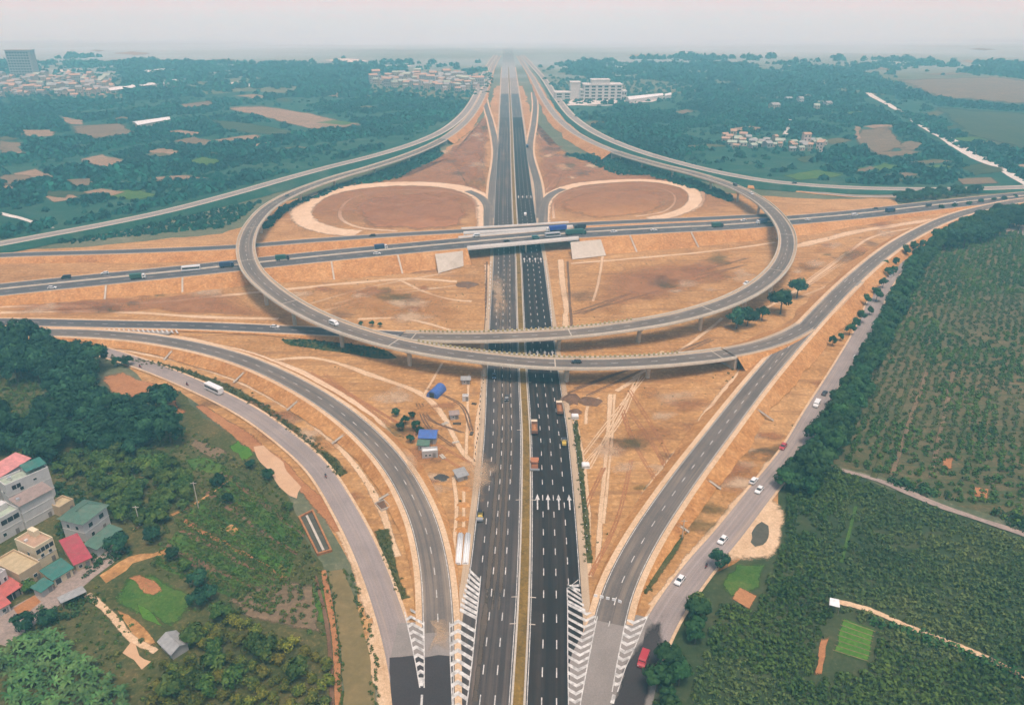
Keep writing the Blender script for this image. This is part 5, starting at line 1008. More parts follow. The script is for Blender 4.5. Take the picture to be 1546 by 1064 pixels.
house('white villa with a green hip roof and dark windows', (124, 790), (160, 763), 7.4, 8.5, 'white', 'green', 'hip', 2, [(-.45, 4.4, 1.7, 1.6), (.45, 4.6, 1.9, 1.7), (-.45, 1.0, 1.3, 1.5)], [(.3, 4.4, 1.2, 1.4), (.7, 4.4, 1.2, 1.4)], None)
house('low green roofed porch in front of the hip roofed villa', (146, 828), (182, 799), 3.2, 4.0, 'white', 'green', 'shed', 1, [(-.4, .9, 1.3, 1.3)], [])
house('cream two storey house with two windows and a brown tiled top', (52, 830), (80, 813), 7.2, 9.0, 'cream', 'tile', 'flat', 2, [(-.42, 3.2, 1.1, 1.6), (.42, 3.2, 1.1, 1.6)], [(.4, 4.0, 1.1, 1.3)], loggia(5.3, 1.4))
house('teal roofed cream garage beneath the cream two storey house', (80, 874), (108, 857), 2.9, 5.0, 'cream', 'teal', 'shed', 1, [(-.55, .4, 1.7, 2.0)], [], None, 'garage', 'garage')
house('long crimson roofed house beside the lane', (113, 851), (136, 841), 3.0, 11, 'tan', 'crimson', 'shed', 1, [(-.4, .9, 1.1, 1.2)], [])
house('wide low building with a flat beige roof left of the cream house', (29, 870), (61, 850), 4.8, 12, 'tan', 'beige', 'flat', 1, [(-.5, 1.6, 1.2, 1.3), (.3, 1.6, 1.2, 1.3)], [(.3, 1.6, 1.2, 1.3)])
house('white corner house at the left edge above the red porch roof', (-16, 880), (9, 862), 6.5, 8, 'white', 'grey', 'flat', 2, [(-.1, 3.8, 1.2, 1.4), (.65, 3.8, .9, 1.4)], [])
house('open fronted house under a bright red roof by the paved yard', (2, 903), (31, 884), 2.9, 6, 'pink', 'red', 'shed', 1, [], [], loggia(.1, 2.3, -.85, .85, 1))
house('second bright red roof lowest on the left edge', (-12, 924), (13, 910), 2.9, 5, 'white', 'red', 'shed', 1, [(.3, .9, 1.1, 1.2)], [])
house('small dark teal gate house beside the round yellow green tree', (62, 892), (78, 880), 2.6, 3, 'grey', 'teal', 'shed', 1, [], [])
house('small grey hut with a pale roof above the muddy puddle', (241, 968), (259, 986), 2.4, 4.2, 'grey', 'grey', 'gable', 1, [(0, .9, .9, 1.0)], [])
def open_canopy(label, px, h, roof):
    pts = PP(px, h); c = sum(pts, Vector()) / 4; o = thing('open_canopy', label, 'canopy', (c.x, c.y, 0)); r = MB(); q = [p - Vector((c.x, c.y, 0)) for p in pts]
    r.quad(*q); r.quad(*[p + Vector((0, 0, .12)) for p in q]); 
    for k in range(4): r.quad(q[k], q[(k + 1) % 4], q[(k + 1) % 4] + Vector((0, 0, .12)), q[k] + Vector((0, 0, .12)))
    r.build('roof', ROOFS[roof], o)
    for p in q: MB().cyl((p.x * .93, p.y * .93, -.1), (p.x * .93, p.y * .93, h), .07, n=6).build('post', DOORM, o)
    return o
open_canopy('grey sheet roof on posts beside the village lane', [(92, 911), (131, 893), (124, 884), (86, 902)], 2.5, 'grey')
o = open_canopy('small white roofed shelter alone in the right field', [(1252, 913), (1268, 917), (1267, 905), (1253, 902)], 2.6, 'white')
tag(sheet('paved_yard', [(20, 918), (52, 898), (62, 908), (30, 932)], .13, REDSOIL, .2, 3), kind='structure')
# far administration building
aw, ag = WALLS['white'], GLASS
c = P(905, 152); o = thing('office_building', 'long white multi storey office complex beyond the right outer ramp', 'building', (c.x, c.y, 0), R(2)); s_ = .909 * 152 / 150
def blk(x0, x1, y0, y1, h, floors, win=True, nm='wing'):
    X0, X1 = (x0 - 905) / s_, (x1 - 905) / s_; b = MB().box(X0, X1, y0, y1, -.3, h).build(nm, aw, o); MB().box(X0 - .8, X1 + .8, y0 - .8, y1 + .8, h, h + 1.0).build('roof_slab', aw, b)
    if win:
        fh = h / floors
        for k in range(floors):
            n_ = max(2, int((X1 - X0) / 9)); stp = (X1 - X0) / n_; m = MB()
            for j in range(n_): m.box(X0 + stp * (j + .2), X0 + stp * (j + .8), y0 - .25, y0 + .1, k * fh + fh * .22, k * fh + fh * .74)
            m.build('window_row', GLASS, b)
blk(838, 862, 0, 26, 12, 3); blk(862, 876, 6, 30, 27, 5, False, 'tower'); blk(881, 939, 0, 30, 24, 5); blk(893, 920, 4, 26, 31, 1, False, 'roof_block'); blk(876, 881, 2, 20, 16, 3); blk(939, 946, 3, 20, 14, 2)
for px, h in (([(945, 146), (1000, 141), (1002, 144), (950, 151)], 6), ([(1003, 142), (1013, 140), (1014, 143), (1004, 145)], 5)): slab_roof('office_annex', 'long low white annex right of the office complex' if h == 6 else 'small low white annex at the far right end of the office complex', 'building', px, h, WHITE, WALLS['white'])
track([(835, 157), (900, 160), (960, 156), (1000, 146)], 8, PALEFIELD, 'paved_yard', step=12); tag(sheet('paved_yard', [(835, 146), (1005, 146), (985, 154), (845, 160)], .5, PALEFIELD, 2, 30), kind='structure')
# far villages: simple houses that show walls, roofs and a few windows
def village(label, px, sp, seed, group, sc=1.0, hr=(1, 1)):
    rg = random.Random(seed); protos = []
    for k, (x, y) in enumerate(scatter(px, sp, seed, .4)):
        wd, d, h = rg.uniform(6, 13) * sc, rg.uniform(7, 12) * sc, rg.choice((3.5, 4, 7, 7, 10.5)) * hr[0]
        if k < 6:
            o = thing('village_house', label, 'house', (x, y, 0), rg.uniform(-.5, .5), group); wl = rg.choice(['sand', 'dull', 'grey', 'pink', 'white']); MB().box(-wd / 2, wd / 2, -d / 2, d / 2, -.3, h).build('wall', WALLS[wl], o)
            r = MB(); z1 = h + d * .22; hw_ = wd / 2 + .4; e = d / 2 + .4; r.v = [(-hw_, -e, h), (hw_, -e, h), (hw_, e, h), (-hw_, e, h), (-hw_, 0, z1), (hw_, 0, z1)]; r.f = [(0, 3, 2, 1), (0, 1, 5, 4), (2, 3, 4, 5), (1, 2, 5), (3, 0, 4)]; r.build('roof', ROOFS[rg.choice(['grey', 'tile', 'palegreen', 'grey', 'brown', 'grey'])], o)
            f = MB(); n_ = max(2, int(wd / 3))
            for j in range(n_):
                for q in range(max(1, int(h / 3.4))): f.box(-wd / 2 + wd * (j + .3) / n_, -wd / 2 + wd * (j + .7) / n_, -d / 2 - .06, -d / 2 + .05, q * 3.4 + 1, q * 3.4 + 2.5)
            f.build('window_row', GLASS, o); protos.append(o)
        else:
            o = copy_tree(rg.choice(protos)); o.location = (x, y, 0); o.rotation_euler.z = rg.uniform(-.5, .5); u = rg.uniform(.8, 1.3); o.scale = (u, u, u * rg.uniform(.8, 1.3))
village('pale house in the hazy village beyond the left woods', [(558, 122), (620, 117), (725, 120), (735, 134), (690, 141), (650, 138), (570, 133)], 19, 3, 'houses of the village beyond the left woods', 1.0, (1.1, 1))
village('hazy house in the village at the upper left', [(-20, 122), (60, 116), (165, 118), (180, 140), (120, 148), (40, 146), (-20, 150)], 27, 4, 'houses of the upper left village', 1.2, (1.2, 1))
village('small white house in the woods beyond the right ramp', [(1090, 208), (1115, 204), (1150, 214), (1250, 214), (1248, 230), (1190, 228), (1150, 224), (1100, 226)], 13, 5, 'houses in the woods beyond the right ramp', .65)
village('tiny white house deep in the right woods', [(1155, 150), (1240, 148), (1290, 168), (1210, 172), (1160, 165)], 60, 6, 'far houses deep in the right woods', 1.1)
vt = np.concatenate([scatter(v, 15, 400 + k, .48) for k, v in enumerate(VIL)]); mass('woods', 'dark trees standing between the far village houses', vt, -.2, 3.2, CROWN_FAR, L_FAR, 401, 'trees', (.6, 1.4))
c = P(35, 116); o = thing('tower_block', 'big hazy tower block at the upper left edge', 'building', (c.x, c.y, 0)); MB().box(-26, 26, 0, 20, -.3, 52).build('wall', WALLS['dull'], o); MB().box(-27, 27, -1, 21, 52, 54).build('roof_slab', WALLS['grey'], o); m = MB()
for k in range(9):
    for j in range(8): m.box(-24 + j * 6, -20 + j * 6, -.2, .1, 3 + k * 5.4, 6 + k * 5.4)
m.build('window_row', GLASS, o)
# ------------------------------------------------------------------ vehicles
PAINTS = {k: flat('paint_' + k, c, .35, .05, .5, 0, .5) for k, c in (('white', (.74, .74, .72)), ('silver', (.46, .47, .48)), ('dark', (.035, .038, .045)), ('red', (.42, .04, .05)), ('green', (.03, .11, .085)), ('blue', (.03, .07, .36)), ('navy', (.03, .06, .13)), ('cream', (.62, .52, .36)), ('brown', (.24, .13, .08)), ('orange', (.44, .17, .07)), ('yellow', (.60, .42, .08)), ('grey', (.22, .23, .24)), ('teal', (.06, .20, .20)))}
TYRE = flat('tyre_rubber', (.018, .018, .018), .9, .2); LAMP = flat('headlight_glass', (.7, .7, .66), .2, .05); TLAMP = flat('tail_light', (.35, .02, .02), .3, .1); VGL = flat('vehicle_glass', (.02, .028, .035), .12, .2, 2, 0, .6)
CACHE = {}
def wheels(root, xs, yw, r, wd=.24):
    key = ('wheel', r, wd)
    if key not in CACHE: CACHE[key] = MB().cyl((0, -wd / 2, 0), (0, wd / 2, 0), r, n=12).mesh('wheel', TYRE)
    for x in xs:
        for s in (-1, 1): o = link('wheel', CACHE[key], root); o.location = (x, s * yw, r)
def part(root, key, fn, name, mat, objmat=True):
    if key not in CACHE: CACHE[key] = fn().mesh(name, mat)
    o = link(name, CACHE[key], root)
    if o.material_slots[0].material is not mat: o.material_slots[0].link = 'OBJECT'; o.material_slots[0].material = mat
    return o
def car_hull():
    m = MB(); w = .9; pr = [(-2.2, .35), (-2.2, .78), (-2.0, .92), (.95, .92), (2.05, .74), (2.2, .55), (2.2, .33)]; m.prism(pr, -w, w); return m
def car_roof(): return MB().box(-1.45, .35, -.66, .66, 1.42, 1.47, .12, .1)
def car_glass():
    m = MB(); m.v = [(-1.95, -.82, .9), (1.05, -.82, .9), (1.05, .82, .9), (-1.95, .82, .9), (-1.4, -.64, 1.43), (.3, -.64, 1.43), (.3, .64, 1.43), (-1.4, .64, 1.43)]; m.f = [(0, 3, 2, 1), (4, 5, 6, 7), (0, 1, 5, 4), (1, 2, 6, 5), (2, 3, 7, 6), (3, 0, 4, 7)]; return m
def lamps(root, x, y, z, xr):
    if 'hl' not in CACHE: CACHE['hl'] = MB().box(-.05, .05, -.18, .18, -.08, .08).mesh('headlight', LAMP); CACHE['tl'] = MB().box(-.05, .05, -.14, .14, -.1, .1).mesh('tail_light', TLAMP)
    for s in (-1, 1):
        o = link('headlight', CACHE['hl'], root); o.location = (x, s * y, z); o = link('tail_light', CACHE['tl'], root); o.location = (xr, s * y, z + .08)
def pillars():
    m = MB()
    for s in (-1, 1):
        for (xa, xb) in ((1.08, .33), (-1.98, -1.43), (-.35, -.4)): m.cyl((xa, s * .83, .9), (xb, s * .655, 1.45), .045, n=5)
    return m
def car(root, c):
    part(root, 'carh', car_hull, 'body', PAINTS[c]); g = part(root, 'carg', car_glass, 'window', VGL); part(root, 'carr', car_roof, 'roof', PAINTS[c]); part(root, 'carp', pillars, 'window_pillar', PAINTS[c]); wheels(root, (-1.35, 1.35), .8, .33); lamps(root, 2.16, .62, .66, -2.2)
def van_b():
    m = MB(); m.prism([(-2.5, .4), (-2.5, 1.95), (-2.35, 2.1), (1.2, 2.1), (1.45, 2.0), (2.0, 1.2), (2.55, 1.0), (2.6, .4)], -.95, .95); return m
def van_g(): return MB().box(-2.2, 1.25, -.965, .965, 1.25, 1.85, .05, .0).box(1.58, 1.72, -.8, .8, 1.3, 1.78)
def van(root, c):
    part(root, 'vb', van_b, 'body', PAINTS[c]); part(root, 'vg', van_g, 'window', VGL); wheels(root, (-1.6, 1.65), .86, .36); lamps(root, 2.58, .7, .8, -2.52)
def bus_b(): return MB().prism([(-5.2, .5), (-5.2, 2.9), (-5.0, 3.05), (4.9, 3.05), (5.2, 2.7), (5.25, .5)], -1.25, 1.25)
def bus_g(): return MB().box(-4.9, 4.6, -1.265, 1.265, 1.5, 2.5).box(5.15, 5.26, -1.1, 1.1, 1.3, 2.6)
def bus(root, c):
    part(root, 'bb', bus_b, 'body', PAINTS[c]); part(root, 'bg', bus_g, 'window', VGL); wheels(root, (-3.1, 3.3), 1.12, .5); lamps(root, 5.24, .9, .9, -5.22)
def cab_b(): return MB().prism([(2.2, .6), (2.2, 2.55), (2.5, 2.75), (3.5, 2.7), (4.05, 1.65), (4.1, .6)], -1.15, 1.15)
def cab_g(): return MB().box(2.7, 3.5, -1.165, 1.165, 1.65, 2.4).box(3.72, 3.86, -1.0, 1.0, 1.72, 2.35)
def chassis(): return MB().box(-4.1, 2.3, -.5, .5, .55, .95)
def cargo(): return MB().box(-4.2, 2.0, -1.22, 1.22, .95, 3.25)
def cargo_open():
    m = MB(); m.box(-4.2, 2.0, -1.2, 1.2, .95, 1.12)
    for a in ((-4.2, 2.0, -1.2, -1.08), (-4.2, 2.0, 1.08, 1.2)): m.box(*a, 1.12, 2.2)
    m.box(-4.2, -4.08, -1.08, 1.08, 1.12, 2.1); m.box(1.88, 2.0, -1.08, 1.08, 1.12, 2.6); return m
def load():
    m = MB(); n = 7; V = []
    for j in range(n):
        for i in range(n): u, v = i / (n - 1), j / (n - 1); m.v.append((-4.05 + 5.9 * u, -1.07 + 2.14 * v, 1.55 + .75 * math.sin(math.pi * u) * math.sin(math.pi * v)))
    m.f = [(j * n + i, j * n + i + 1, (j + 1) * n + i + 1, (j + 1) * n + i) for j in range(n - 1) for i in range(n - 1)]; return m
def truck(root, c, box=None, bed=None):
    part(root, 'cb', cab_b, 'cab', PAINTS[c]); part(root, 'cg', cab_g, 'window', VGL); part(root, 'ch', chassis, 'chassis', PAINTS['dark']); wheels(root, (-3.2, -2.1, 3.2), 1.0, .5, .32); lamps(root, 4.08, .85, .9, -4.2)
    if box: part(root, 'cx', cargo, 'cargo_box', PAINTS[box])
    if bed: part(root, 'co', cargo_open, 'dump_bed', PAINTS[bed]); part(root, 'cl', load, 'soil_load', REDSOIL)
def semi(root, c, box):
    part(root, 'cb', cab_b, 'cab', PAINTS[c]); part(root, 'cg', cab_g, 'window', VGL); part(root, 'sch', lambda: MB().box(-10, 2.3, -.5, .5, .75, 1.1), 'chassis', PAINTS['dark']); part(root, 'sx', lambda: MB().box(-10.2, 1.9, -1.24, 1.24, 1.1, 3.75), 'container', PAINTS[box]); wheels(root, (-9, -7.8, -6.6, .6, 3.2), 1.0, .5, .32); lamps(root, 4.08, .85, .9, -10.2)
def roller(root, c):
    part(root, 'rb', lambda: MB().prism([(-2.3, .7), (-2.3, 1.5), (-.4, 1.65), (.3, 1.2), (1.3, 1.1), (1.3, .7)], -.75, .75), 'body', PAINTS[c]); part(root, 'rd', lambda: MB().cyl((1.7, -.95, .75), (1.7, .95, .75), .75, n=18), 'drum', PAINTS['grey']); part(root, 'ry', lambda: MB().box(.9, 1.75, .97, 1.07, .65, .85).box(.9, 1.75, -1.07, -.97, .65, .85), 'drum_yoke', PAINTS[c])
    part(root, 'rc', lambda: MB().box(-.9, .5, -.8, .8, 2.55, 2.65), 'canopy', PAINTS['dark']); wheels(root, (-1.5,), .85, .7, .45)
    for x in (-.8, .4):
        for y in (-.7, .7): o = part(root, 'rp', lambda: MB().cyl((0, 0, 1.2), (0, 0, 2.56), .05, n=6), 'canopy_post', PAINTS['dark']); o.location = (x, y, 0)
def paver(root, c):
    part(root, 'pb', lambda: MB().box(-2.2, 1.6, -1.2, 1.2, .6, 1.7, .1, .05), 'body', PAINTS[c]); part(root, 'ph', lambda: MB().prism([(1.6, .5), (1.6, 1.5), (3.2, 1.7), (3.2, .6)], -1.5, 1.5), 'hopper', PAINTS[c]); part(root, 'ps', lambda: MB().box(-3.2, -2.2, -1.7, 1.7, .15, .6), 'screed', PAINTS['grey']); part(root, 'pc', lambda: MB().box(-1.8, .2, -1.1, 1.1, 2.8, 2.9), 'canopy', PAINTS[c]); part(root, 'pt', lambda: MB().box(-2, 2, -1.25, -.85, .05, .7).box(-2, 2, .85, 1.25, .05, .7), 'track', TYRE)
    for x in (-1.7, .1):
        for y in (-1, 1): o = part(root, 'pp', lambda: MB().cyl((0, 0, 1.6), (0, 0, 2.82), .05, n=6), 'canopy_post', PAINTS['dark']); o.location = (x, y, 0)
SKIN = flat('skin', (.42, .26, .18), .6, .05); CLOTH = flat('dark_clothes', (.04, .045, .06), .9, .2)
def motorbike(loc, rz, label):
    o = thing('motorbike', label, 'motorbike', loc, rz)
    part(o, 'mb', lambda: MB().prism([(-.75, .55), (-.8, .8), (-.1, .85), (.1, .62), (.45, .95), (.6, .9), (.5, .4), (-.3, .35)], -.13, .13), 'body', PAINTS['red']); part(o, 'mh', lambda: MB().cyl((.48, -.35, 1.05), (.48, .35, 1.05), .025, n=6).cyl((.62, 0, .35), (.46, 0, 1.06), .04, n=6), 'handlebar', PAINTS['dark'])
    for x in (-.62, .66): q = part(o, 'mw', lambda: MB().cyl((0, -.05, 0), (0, .05, 0), .29, n=14), 'wheel', TYRE); q.location = (x, 0, .29)
    # rider: one continuous skinned body
    me = bpy.data.meshes.new('rider'); V = [(-.3, 0, .92), (-.24, 0, 1.2), (-.14, 0, 1.42), (-.1, 0, 1.54), (-.06, 0, 1.72), (-.12, .2, 1.4), (.08, .27, 1.2), (.42, .28, 1.08), (-.12, -.2, 1.4), (.08, -.27, 1.2), (.42, -.28, 1.08), (.12, .17, .9), (.02, .17, .45), (.16, .17, .38), (.12, -.17, .9), (.02, -.17, .45), (.16, -.17, .38)]
    E_ = [(0, 1), (1, 2), (2, 3), (3, 4), (2, 5), (5, 6), (6, 7), (2, 8), (8, 9), (9, 10), (0, 11), (11, 12), (12, 13), (0, 14), (14, 15), (15, 16)]; me.from_pydata(V, E_, []); p = bpy.data.objects.new('person', me); COL.objects.link(p); p.location = loc; p.rotation_euler = (0, 0, rz)
    md = p.modifiers.new('skin', 'SKIN'); rr_ = [.16, .16, .17, .07, .11, .075, .055, .045, .075, .055, .045, .09, .065, .05, .09, .065, .05]
    for v, r in zip(me.skin_vertices[0].data, rr_): v.radius = (r, r)
    me.skin_vertices[0].data[0].use_root = True; p.modifiers.new('sub', 'SUBSURF').levels = 1; me.materials.append(CLOTH); tag(p, 'person in dark clothes riding the ' + label, 'person')
def put(kind, label, cat, path, px, rev=False, *a, dz=.15, name=None, off=0.0):
    c, i = path.near(*px); n = Vector((*path.n[i], 0)); lat = (c - Vector(path.p[i])).dot(n); b = Vector(path.p[i]) + n * (lat + off); t = path.t[i] * (-1 if rev else 1); o = thing(name or cat.replace(' ', '_'), label, cat, (b.x, b.y, path.p[i][2] + (RZ + .05 if path in (MAIN, F, Hp, D, E) else dz)), math.atan2(t[1], t[0])); kind(o, *a); return o
J_, I_ = J, I
put(car, 'white car on the near lanes at the far left of the highway', 'car', I, (78, 436), False, 'white'); put(van, 'dark van on the far lanes at the left of the highway', 'van', I, (98, 421), True, 'dark'); put(car, 'white car just right of the dark van on the highway', 'car', I, (157, 414), True, 'white')
put(truck, 'truck with a dark green box and white cab on the left highway', 'truck', I, (212, 421), False, 'white', 'green'); put(bus, 'white bus on the left highway before the ring ramp', 'bus', I, (290, 409), True, 'white'); put(truck, 'dark truck half hidden under the left side of the ring ramp', 'truck', I, (348, 403), False, 'navy', 'navy')
put(truck, 'dark green truck just right of the ring ramp on the highway', 'truck', I, (424, 393), False, 'dark', 'green'); put(truck, 'dark truck midway between the ring ramp and the bridge', 'truck', I, (571, 377), False, 'white', 'navy'); put(car, 'white car alongside the dark truck left of the bridge', 'car', I, (572, 384), False, 'white'); put(car, 'dark car on the collector road above the highway', 'car', J, (559, 357), True, 'dark')
put(van, 'white van at the left end of the overpass bridge', 'van', I, (715, 358), True, 'white'); put(car, 'dark car in the middle of the overpass bridge', 'car', I, (769, 365), False, 'dark'); put(van, 'dark teal van on the overpass bridge below the blue container', 'van', I, (806, 361), False, 'teal'); put(semi, 'blue container truck crossing the overpass bridge', 'container truck', I, (832, 350), True, 'white', 'blue', name='container_truck')
put(bus, 'silver bus at the right end of the overpass bridge', 'bus', I, (835, 358), False, 'silver'); put(semi, 'long green truck just right of the overpass bridge', 'container truck', I, (878, 354), False, 'green', 'green', name='container_truck'); put(truck, 'dark truck behind the blue container truck on the far lanes', 'truck', I, (872, 346), True, 'dark', 'dark')
put(car, 'white car right of the long green truck', 'car', I, (925, 351), False, 'white'); put(car, 'white car alone midway right of the bridge', 'car', I, (983, 349), False, 'white'); put(truck, 'dark green truck left of the right ring curve', 'truck', I, (1085, 343), False, 'dark', 'green'); put(car, 'white car on the far lanes left of the right ring curve', 'car', I, (1122, 334), True, 'white')
put(truck, 'blue truck with white cab passing under the right ring curve', 'truck', I, (1150, 338), True, 'white', 'navy'); put(car, 'white car just right of the right ring curve', 'car', I, (1219, 333), False, 'white'); put(van, 'white van on the highway toward the right edge', 'van', I, (1293, 326), False, 'white'); put(truck, 'dark truck on the highway at the right', 'truck', I, (1346, 320), False, 'dark', 'navy')
put(car, 'dark car on the far lanes toward the right edge', 'car', I, (1323, 316), True, 'dark'); put(van, 'dark van where the right roads join', 'van', I, (1399, 312), True, 'dark'); put(car, 'white car where the right roads join', 'car', I, (1440, 308), False, 'white')
put(car, 'white car on the road under the left ring ramp', 'car', B, (420, 495), False, 'white'); put(van, 'white van on the front ring ramp', 'van', A, (500, 489), True, 'white'); put(car, 'black car on the front ring ramp over the main road', 'car', A, (870, 548), False, 'dark'); put(car, 'white car on the right curve of the rear ring ramp', 'car', B, (1125, 430), True, 'white'); put(car, 'white car at the top of the right ring curve', 'car', B, (1134, 293), True, 'white')
put(van, 'dark van where the right ring ramp leaves the outer ramp', 'van', B, (1110, 281), True, 'dark'); put(car, 'dark car on the right outer ramp', 'car', D, (1196, 278), False, 'dark'); put(car, 'dark car at the top left of the ring ramp', 'car', A, (433, 297), True, 'dark')
put(bus, 'white bus with dark windows on the left service road', 'bus', F, (325, 593), True, 'white'); put(car, 'black car on the left carriageway below the ring ramp', 'car', MAIN, (765, 607), True, 'dark'); put(car, 'dark car in the shade of the ring ramp on the left carriageway', 'car', MAIN, (746, 573), True, 'navy')
put(truck, 'brown dump truck with cream cab at the right road edge', 'dump truck', MAIN, (844, 618), False, 'cream', None, 'brown', name='dump_truck'); put(truck, 'brown dump truck with cream cab beside the median', 'dump truck', MAIN, (807, 655), False, 'cream', None, 'brown', name='dump_truck'); put(roller, 'yellow road roller at the right road edge', 'road roller', MAIN, (851, 668), False, 'yellow', name='road_roller'); put(paver, 'orange paving machine beside the median', 'paver', MAIN, (807, 703), False, 'orange'); put(roller, 'yellow road roller at the left road edge', 'road roller', MAIN, (725, 786), True, 'yellow', name='road_roller')
put(van, 'white van on the main road beyond the overpass bridge', 'van', MAIN, (793, 327), False, 'white'); put(truck, 'dark truck far along the main road', 'truck', MAIN, (796, 224), False, 'dark', 'navy')
for px, lb, c, k, rv in (((1027, 878), 'white car nearest the camera on the right service road', 'white', car, False), ((1091, 818), 'white car beside the lone tree on the right service road', 'white', car, False), ((1134, 733), 'white car on the left of the pair on the service road', 'white', car, True), ((1148, 740), 'white car on the right of the pair on the service road', 'white', car, False),
                        ((1181, 678), 'red car beside the tree row on the service road', 'red', car, False), ((1231, 616), 'white car under the tree row below the dark one', 'white', van, False), ((1246, 594), 'dark car in the tree row shade', 'dark', car, True), ((1292, 541), 'white car by the verge trees on the service road', 'white', car, True), ((1345, 418), 'white car far up the service road', 'white', car, True), ((971, 1000), 'red pickup at the bottom of the right service road', 'red', van, False)):
    put(k, lb, 'car' if k is car else 'van', Hp, px, rv, c, dz=.1)
for px, lb in (((492, 722), 'motorbike alone on the left service road'), ((212, 556), 'motorbike at the fork of the left service road'), ((283, 583), 'motorbike ahead of the white bus')):
    c, i = F.near(*px); motorbike((c.x, c.y, RZ + .02), math.atan2(F.t[i][1], F.t[i][0]), lb)
c, i = Hp.near(1066, 858); motorbike((c.x, c.y, RZ + .02), math.atan2(Hp.t[i][1], Hp.t[i][0]), 'motorbike between two white cars on the right service road')
# ------------------------------------------------------------------ the construction site
def cloth_tent(label, px, ln, wd, h, mat, rz):
    c = P(*px); o = thing('site_tent', label, 'tent', (c.x, c.y, 0), rz); n = 10; m = MB()
    for x in (-ln / 2, 0, ln / 2): m.v += [(x, -wd / 2 * math.cos(math.pi * k / n), h * math.sin(math.pi * k / n) * (1.0 if x else .94) + .05) for k in range(n + 1)]
    for j in range(2):
        for k in range(n): a = j * (n + 1) + k; m.f.append((a, a + 1, a + n + 2, a + n + 1))
    m.f.append(tuple(range(n + 1))); m.f.append(tuple(reversed(range(2 * (n + 1), 3 * (n + 1))))); m.build('tent_cover', mat, o); MB().box(-ln / 2 - .06, -ln / 2 + .02, -wd * .2, wd * .2, 0, h * .8).build('tent_door', DARKM, o); return o
cloth_tent('blue barrel shaped tarpaulin tent left of the main road', (659, 594), 8.5, 5.2, 3.0, ROOFS['blue'], R(68))
SITE = 'site hut'
house('site hut with a pale blue roof beside the bushes', (633, 660), (657, 661), 2.8, 5.5, 'grey', 'blue', 'gable', 1, [(-.4, .9, 1.1, 1.0)], [], None, 'hut', 'site_hut'); 
house('site hut with a green roof in front of the blue roofed one', (631, 671), (646, 672), 2.6, 3.4, 'grey', 'green', 'gable', 1, [(-.4, .9, .9, .9)], [], None, 'hut', 'site_hut')
house('grey cabin with a pinkish pale roof nearest the camera', (637, 684), (661, 682), 2.4, 2.8, 'grey', 'white', 'flat', 1, [(-.5, .9, 1, .9), (0, .9, 1, .9)], [], None, 'cabin', 'site_cabin')
house('small grey site hut beside the road left of the pier', (697, 573), (709, 573), 2.4, 3, 'grey', 'grey', 'gable', 1, [(-.3, .9, .8, .8)], [], None, 'hut', 'site_hut'); house('small white site box below the grey hut by the pier', (698, 600), (707, 600), 1.8, 2, 'white', 'white', 'flat', 1, [], [], None, 'cabin', 'site_cabin')
house('small dark site hut in the middle of the orange soil', (680, 626), (692, 625), 2.4, 3, 'grey', 'brown', 'gable', 1, [(-.3, .9, .8, .8)], [], None, 'hut', 'site_hut'); house('grey material shed by the dirt track onto the main road', (692, 720), (706, 716), 2.0, 3.5, 'grey', 'grey', 'shed', 1, [], [], None, 'shed', 'material_shed')
for k, (x, y) in enumerate(((598, 628), (612, 640), (622, 632), (606, 650), (628, 648), (634, 655), (620, 668))):
    plant_at(('garden_tree',) + DK[k % 4][1:], P(x, y), 'dark green tree behind the site huts', 'tree', 'trees behind the site huts', random.uniform(.28, .42))
def heap(name, label, cat, px, rx, ry, h, mat, group=None, seed=0):
    rg = np.random.default_rng(seed + 77); c = P(*px); m = MB(); n, r = 18, 5; ph = rg.uniform(.75, 1.2, n)
    for j in range(r):
        f = 1 - j / r
        for k in range(n): a = 2 * math.pi * k / n; q = f * (ph[k] * (1 - j / r) + (j / r)); m.v.append((c.x + math.cos(a) * rx * q, c.y + math.sin(a) * ry * q, h * (1 - f ** 1.6) * rg.uniform(.85, 1.1) - (.1 if j == 0 else 0)))
    m.v.append((c.x, c.y, h))
    for j in range(r - 1):
        for k in range(n): m.f.append((j * n + k, j * n + (k + 1) % n, (j + 1) * n + (k + 1) % n, (j + 1) * n + k))
    for k in range(n): m.f.append(((r - 1) * n + k, (r - 1) * n + (k + 1) % n, r * n))
    return tag(m.build(name, mat, None, True), label, cat, group)
heap('soil_heap', 'round dark grey heap beside the left slip road', 'soil heap', (666, 721), 2.9, 2.3, 1.2, flat('dark_grit', (.06, .055, .05), .95, .3, 1))
for k, (x, y, l) in enumerate(((702, 738, 'brown soil heap nearest the material shed'), (701, 762, 'second brown soil heap below the material shed'), (698, 783, 'third brown soil heap above the white pipes'), (698, 800, 'brown soil heap touching the white pipes'))): heap('soil_heap', l, 'soil heap', (x, y), 2.6, 1.6, .8, SLOPE, 'soil heaps along the left road edge', k)
for k, (x, y, rx, ry, h, l) in enumerate(((862, 603, 4.5, 5, 2.2, 'dark brown spoil heap below the right pier'), (888, 606, 5.5, 4.5, 1.8, 'broad dark spoil heap right of the other spoil heaps'), (868, 622, 3, 2.4, 1.4, 'small dark spoil heap beside the cream cab dump truck'))): heap('soil_heap', l, 'soil heap', (x, y), rx, ry, h, DARKSOIL, 'dark spoil heaps by the right pier', 20 + k)
heap('soil_heap', 'brown rubble heap beside the left road below the bridge', 'soil heap', (705, 430), 7, 6, 1.6, DARKSOIL, None, 31)
